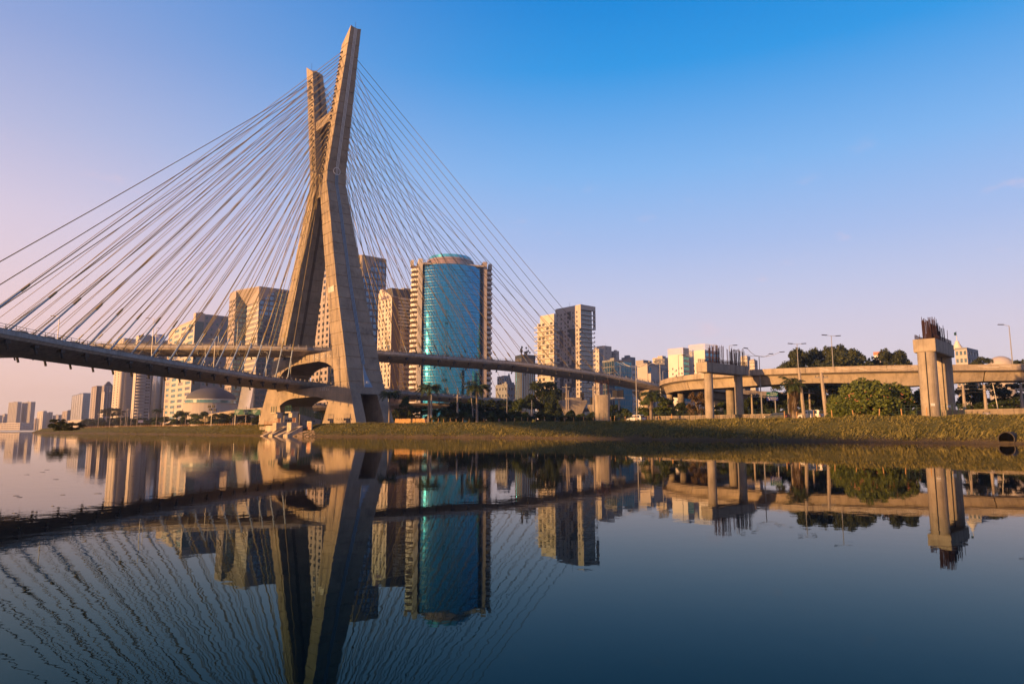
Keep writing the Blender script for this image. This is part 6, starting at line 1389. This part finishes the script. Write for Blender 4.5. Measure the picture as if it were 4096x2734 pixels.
def palm(label, base, h, crown_r, seed, n=22, r=.2, bulge=False, dry=0, royal=True):
    rr = random.Random(seed); t = thing('palm_tree', label, 'palm', base, 0, 'palm trees'); m = MB(); zz = np.linspace(0, h, 9); lean = rr.uniform(-.15, .15)
    m.tube([(lean * z / h, 0, z - (.3 if z == 0 else 0)) for z in zz], [r * (1.35 - .5 * z / h + (.18 * math.sin(z / h * 9) if bulge else 0)) for z in zz], 9); m.build('trunk', BARKP, t)
    if royal: m = MB(); m.tube([(lean, 0, h - .05), (lean, 0, h + .7), (lean, 0, h + 1.3)], [r * .85, r * .8, r * .4], 8); m.build('crownshaft', LEAF_G, t)
    s = crown_r / 3.3; z0 = h + (1.1 if royal else .1)
    for k in range(n):
        a = k * 2.399 + rr.uniform(-.2, .2); o = place('frond', FR[(k * 3 + k // 5) % 4 if k < n * .75 else 2], t, (lean, 0, z0), a, (s * rr.uniform(.85, 1.1),) * 3); o.rotation_euler.y = rr.uniform(-.25, .35)
    for k in range(dry):
        o = place('dry_frond', FRD[0], t, (lean, 0, z0 - .2), rr.uniform(0, 6.28), (s * rr.uniform(.7, 1.0),) * 3); o.rotation_euler.y = rr.uniform(.6, 1.25)
def palm_px(px, ytop, ybot, dinland, cr_px, label, seed, **k):
    q = shore(px, dinland); zt = at(px, ytop, q.y).z; cr = cr_px * q.y / FPX; royal = k.get('royal', True); palm(label, (q.x, q.y, q.z - .1), zt - q.z - cr * .75 - (1.0 if royal else 0), cr, seed, **k)
palm_px(1557, 1536, 1690, 12, 52, 'first royal palm beside the bridge tower foot', 1, r=.24); palm_px(1714, 1505, 1690, 14, 62, 'second royal palm before the round tower', 2, r=.27); palm_px(1908, 1502, 1690, 14, 62, 'third royal palm, right of the round tower base', 3, r=.27)
palm_px(2606, 1533, 1680, 17, 60, 'palm with spiky crown before the viaduct curl', 4, r=.28, royal=False, dry=7)
palm_px(3180, 1488, 1675, 16, 62, 'shaggy palm with hanging dry fronds before the viaduct', 5, r=.36, royal=False, dry=12)
palm_px(625, 1622, 1712, 30, 24, 'palm before the glass towers on the left bank', 6, royal=False, dry=2); palm_px(742, 1640, 1705, 28, 20, 'leftmost of the palms before the domed hall', 7, royal=False); palm_px(820, 1640, 1705, 26, 24, 'palm before the domed hall right of the leftmost one', 8, royal=False)
palm_px(876, 1662, 1705, 22, 26, 'bushy low palm before the road ramp', 9, royal=False); palm_px(932, 1640, 1702, 24, 20, 'thin palm left of the overhead sign', 10, royal=False); palm_px(1290, 1620, 1690, 60, 22, 'palm seen through the lower arch of the tower', 11, royal=False)
# hanging skirt of dry fronds on the shaggy palm
q = shore(3180, 16); sk = MB(); rr = random.Random(2)
for k in range(160):
    a = rr.uniform(0, 6.28); r1 = rr.uniform(.35, .75); z1 = GZ + rr.uniform(.3, 5.3); sk.add([(q.x + r1 * math.cos(a) - .07, q.y + r1 * math.sin(a), z1 + rr.uniform(.8, 1.6)), (q.x + r1 * math.cos(a) + .07, q.y + r1 * math.sin(a), z1 + 1.2), (q.x + r1 * 1.15 * math.cos(a), q.y + r1 * 1.15 * math.sin(a), z1 - .2)], [(0, 1, 2)])
o = sk.build('palm_skirt', LEAF_Y); pt_ = [x for x in bpy.data.objects if x.get('label', '').startswith('shaggy palm')][0]; o.parent = pt_; o.location = -Vector(pt_.location); o['kind'] = 'stuff'

# ------------------------------------------------------------------ grass on the bank
n = 110000; idx = []
cum = np.array([1.0 / max(40, p.y) ** 1.3 if p.y > 55 else 0 for p in WL]); cum /= cum.sum()
ii = RNG.choice(len(WL), n, p=cum); dI = RNG.uniform(.35, 13.2, n) ** 1.0; V_ = np.zeros((n, 3, 3))
Pw = np.array([p[:] for p in WL]); Nw = np.array([p[:] for p in WN]); 
gz_tab = np.array([[grid[i][j].z for j in range(nr)] for i in range(len(WL))]); dd_a = np.array(dd)
jit = RNG.uniform(-.9, .9, n)
tang = np.stack([-Nw[:, 1], Nw[:, 0], np.zeros(len(WL))], 1)
base = Pw[ii] + Nw[ii] * dI[:, None] + tang[ii] * jit[:, None]
jj = np.clip(np.searchsorted(dd_a, dI) - 1, 0, nr - 2); tt = (dI - dd_a[jj]) / (dd_a[jj + 1] - dd_a[jj]); zb_ = gz_tab[ii, jj] * (1 - tt) + gz_tab[ii, jj + 1] * tt
base[:, 2] = zb_ - .05
hgt = RNG.uniform(.12, .42, n) * (1 + .6 * (np.sin(base[:, 0] * .7) * np.sin(base[:, 1] * .6))); wdt = RNG.uniform(.05, .16, n); th = RNG.uniform(0, 6.28, n)
dx = np.stack([np.cos(th), np.sin(th), np.zeros(n)], 1) * wdt[:, None]; lean = RNG.normal(scale=.22, size=(n, 3)); lean[:, 2] = 0; lean += np.array([.12, -.12, 0])
V_[:, 0] = base - dx; V_[:, 1] = base + dx; V_[:, 2] = base + lean + np.stack([np.zeros(n), np.zeros(n), hgt], 1)
me = bpy.data.meshes.new('bank_grass'); me.vertices.add(3 * n); me.vertices.foreach_set('co', V_.ravel()); me.loops.add(3 * n); me.loops.foreach_set('vertex_index', np.arange(3 * n)); me.polygons.add(n); me.polygons.foreach_set('loop_start', np.arange(0, 3 * n, 3)); me.polygons.foreach_set('loop_total', np.full(n, 3))
GRASS = leaf_mat('grass_blades', (.075, .085, .025), (.30, .255, .075), .3); me.materials.append(GRASS); me.update(calc_edges=True); me.validate()
tag(place('bank_grass', me), 'dry and green grass covering the river bank', 'grass', kind='stuff')
# litter and twigs floating on the river
fl = MB(); rr = random.Random(31)
for k in range(36):
    px, py = (rr.uniform(0, 560), rr.uniform(1745, 2080)) if k < 60 else (rr.uniform(1500, 4000), rr.uniform(1950, 2650)); d = ray(px, py); q = d * (-CAMH / d.z); s_ = rr.uniform(.012, .035) * (q.y / 20 + .25) if k < 60 else .004 ; x, y = q.x, q.y
    fl.loft([[(x + s_ * a * rr.uniform(1, 3), y + s_ * b * rr.uniform(.8, 1.6), z) for a, b in ((-1, -.5), (.3, -.8), (1, .1), (.2, .9), (-.8, .6))] for z in (-.004, .006)])
tag(fl.build('floating_debris', plain('wet_debris', (.02, .018, .015), .6)), 'dark twigs and litter floating on the calm river', 'debris', kind='stuff')

# ------------------------------------------------------------------ haze in the air
hb = MB(); hb.box(-3200, 3200, -430, 2600, -1.5, 150)
hm = bpy.data.materials.new('haze_air'); hm.use_nodes = True; hn_ = hm.node_tree.nodes; hn_.clear(); ho = hn_.new('ShaderNodeOutputMaterial'); hv_ = hn_.new('ShaderNodeVolumePrincipled')
hv_.inputs['Color'].default_value = (.93, .88, .92, 1); hv_.inputs['Density'].default_value = .00018; hv_.inputs['Anisotropy'].default_value = .65
hm.node_tree.links.new(hv_.outputs[0], ho.inputs['Volume']); tag(hb.build('haze', hm), 'thin pinkish morning haze over river and city', 'haze', kind='stuff')
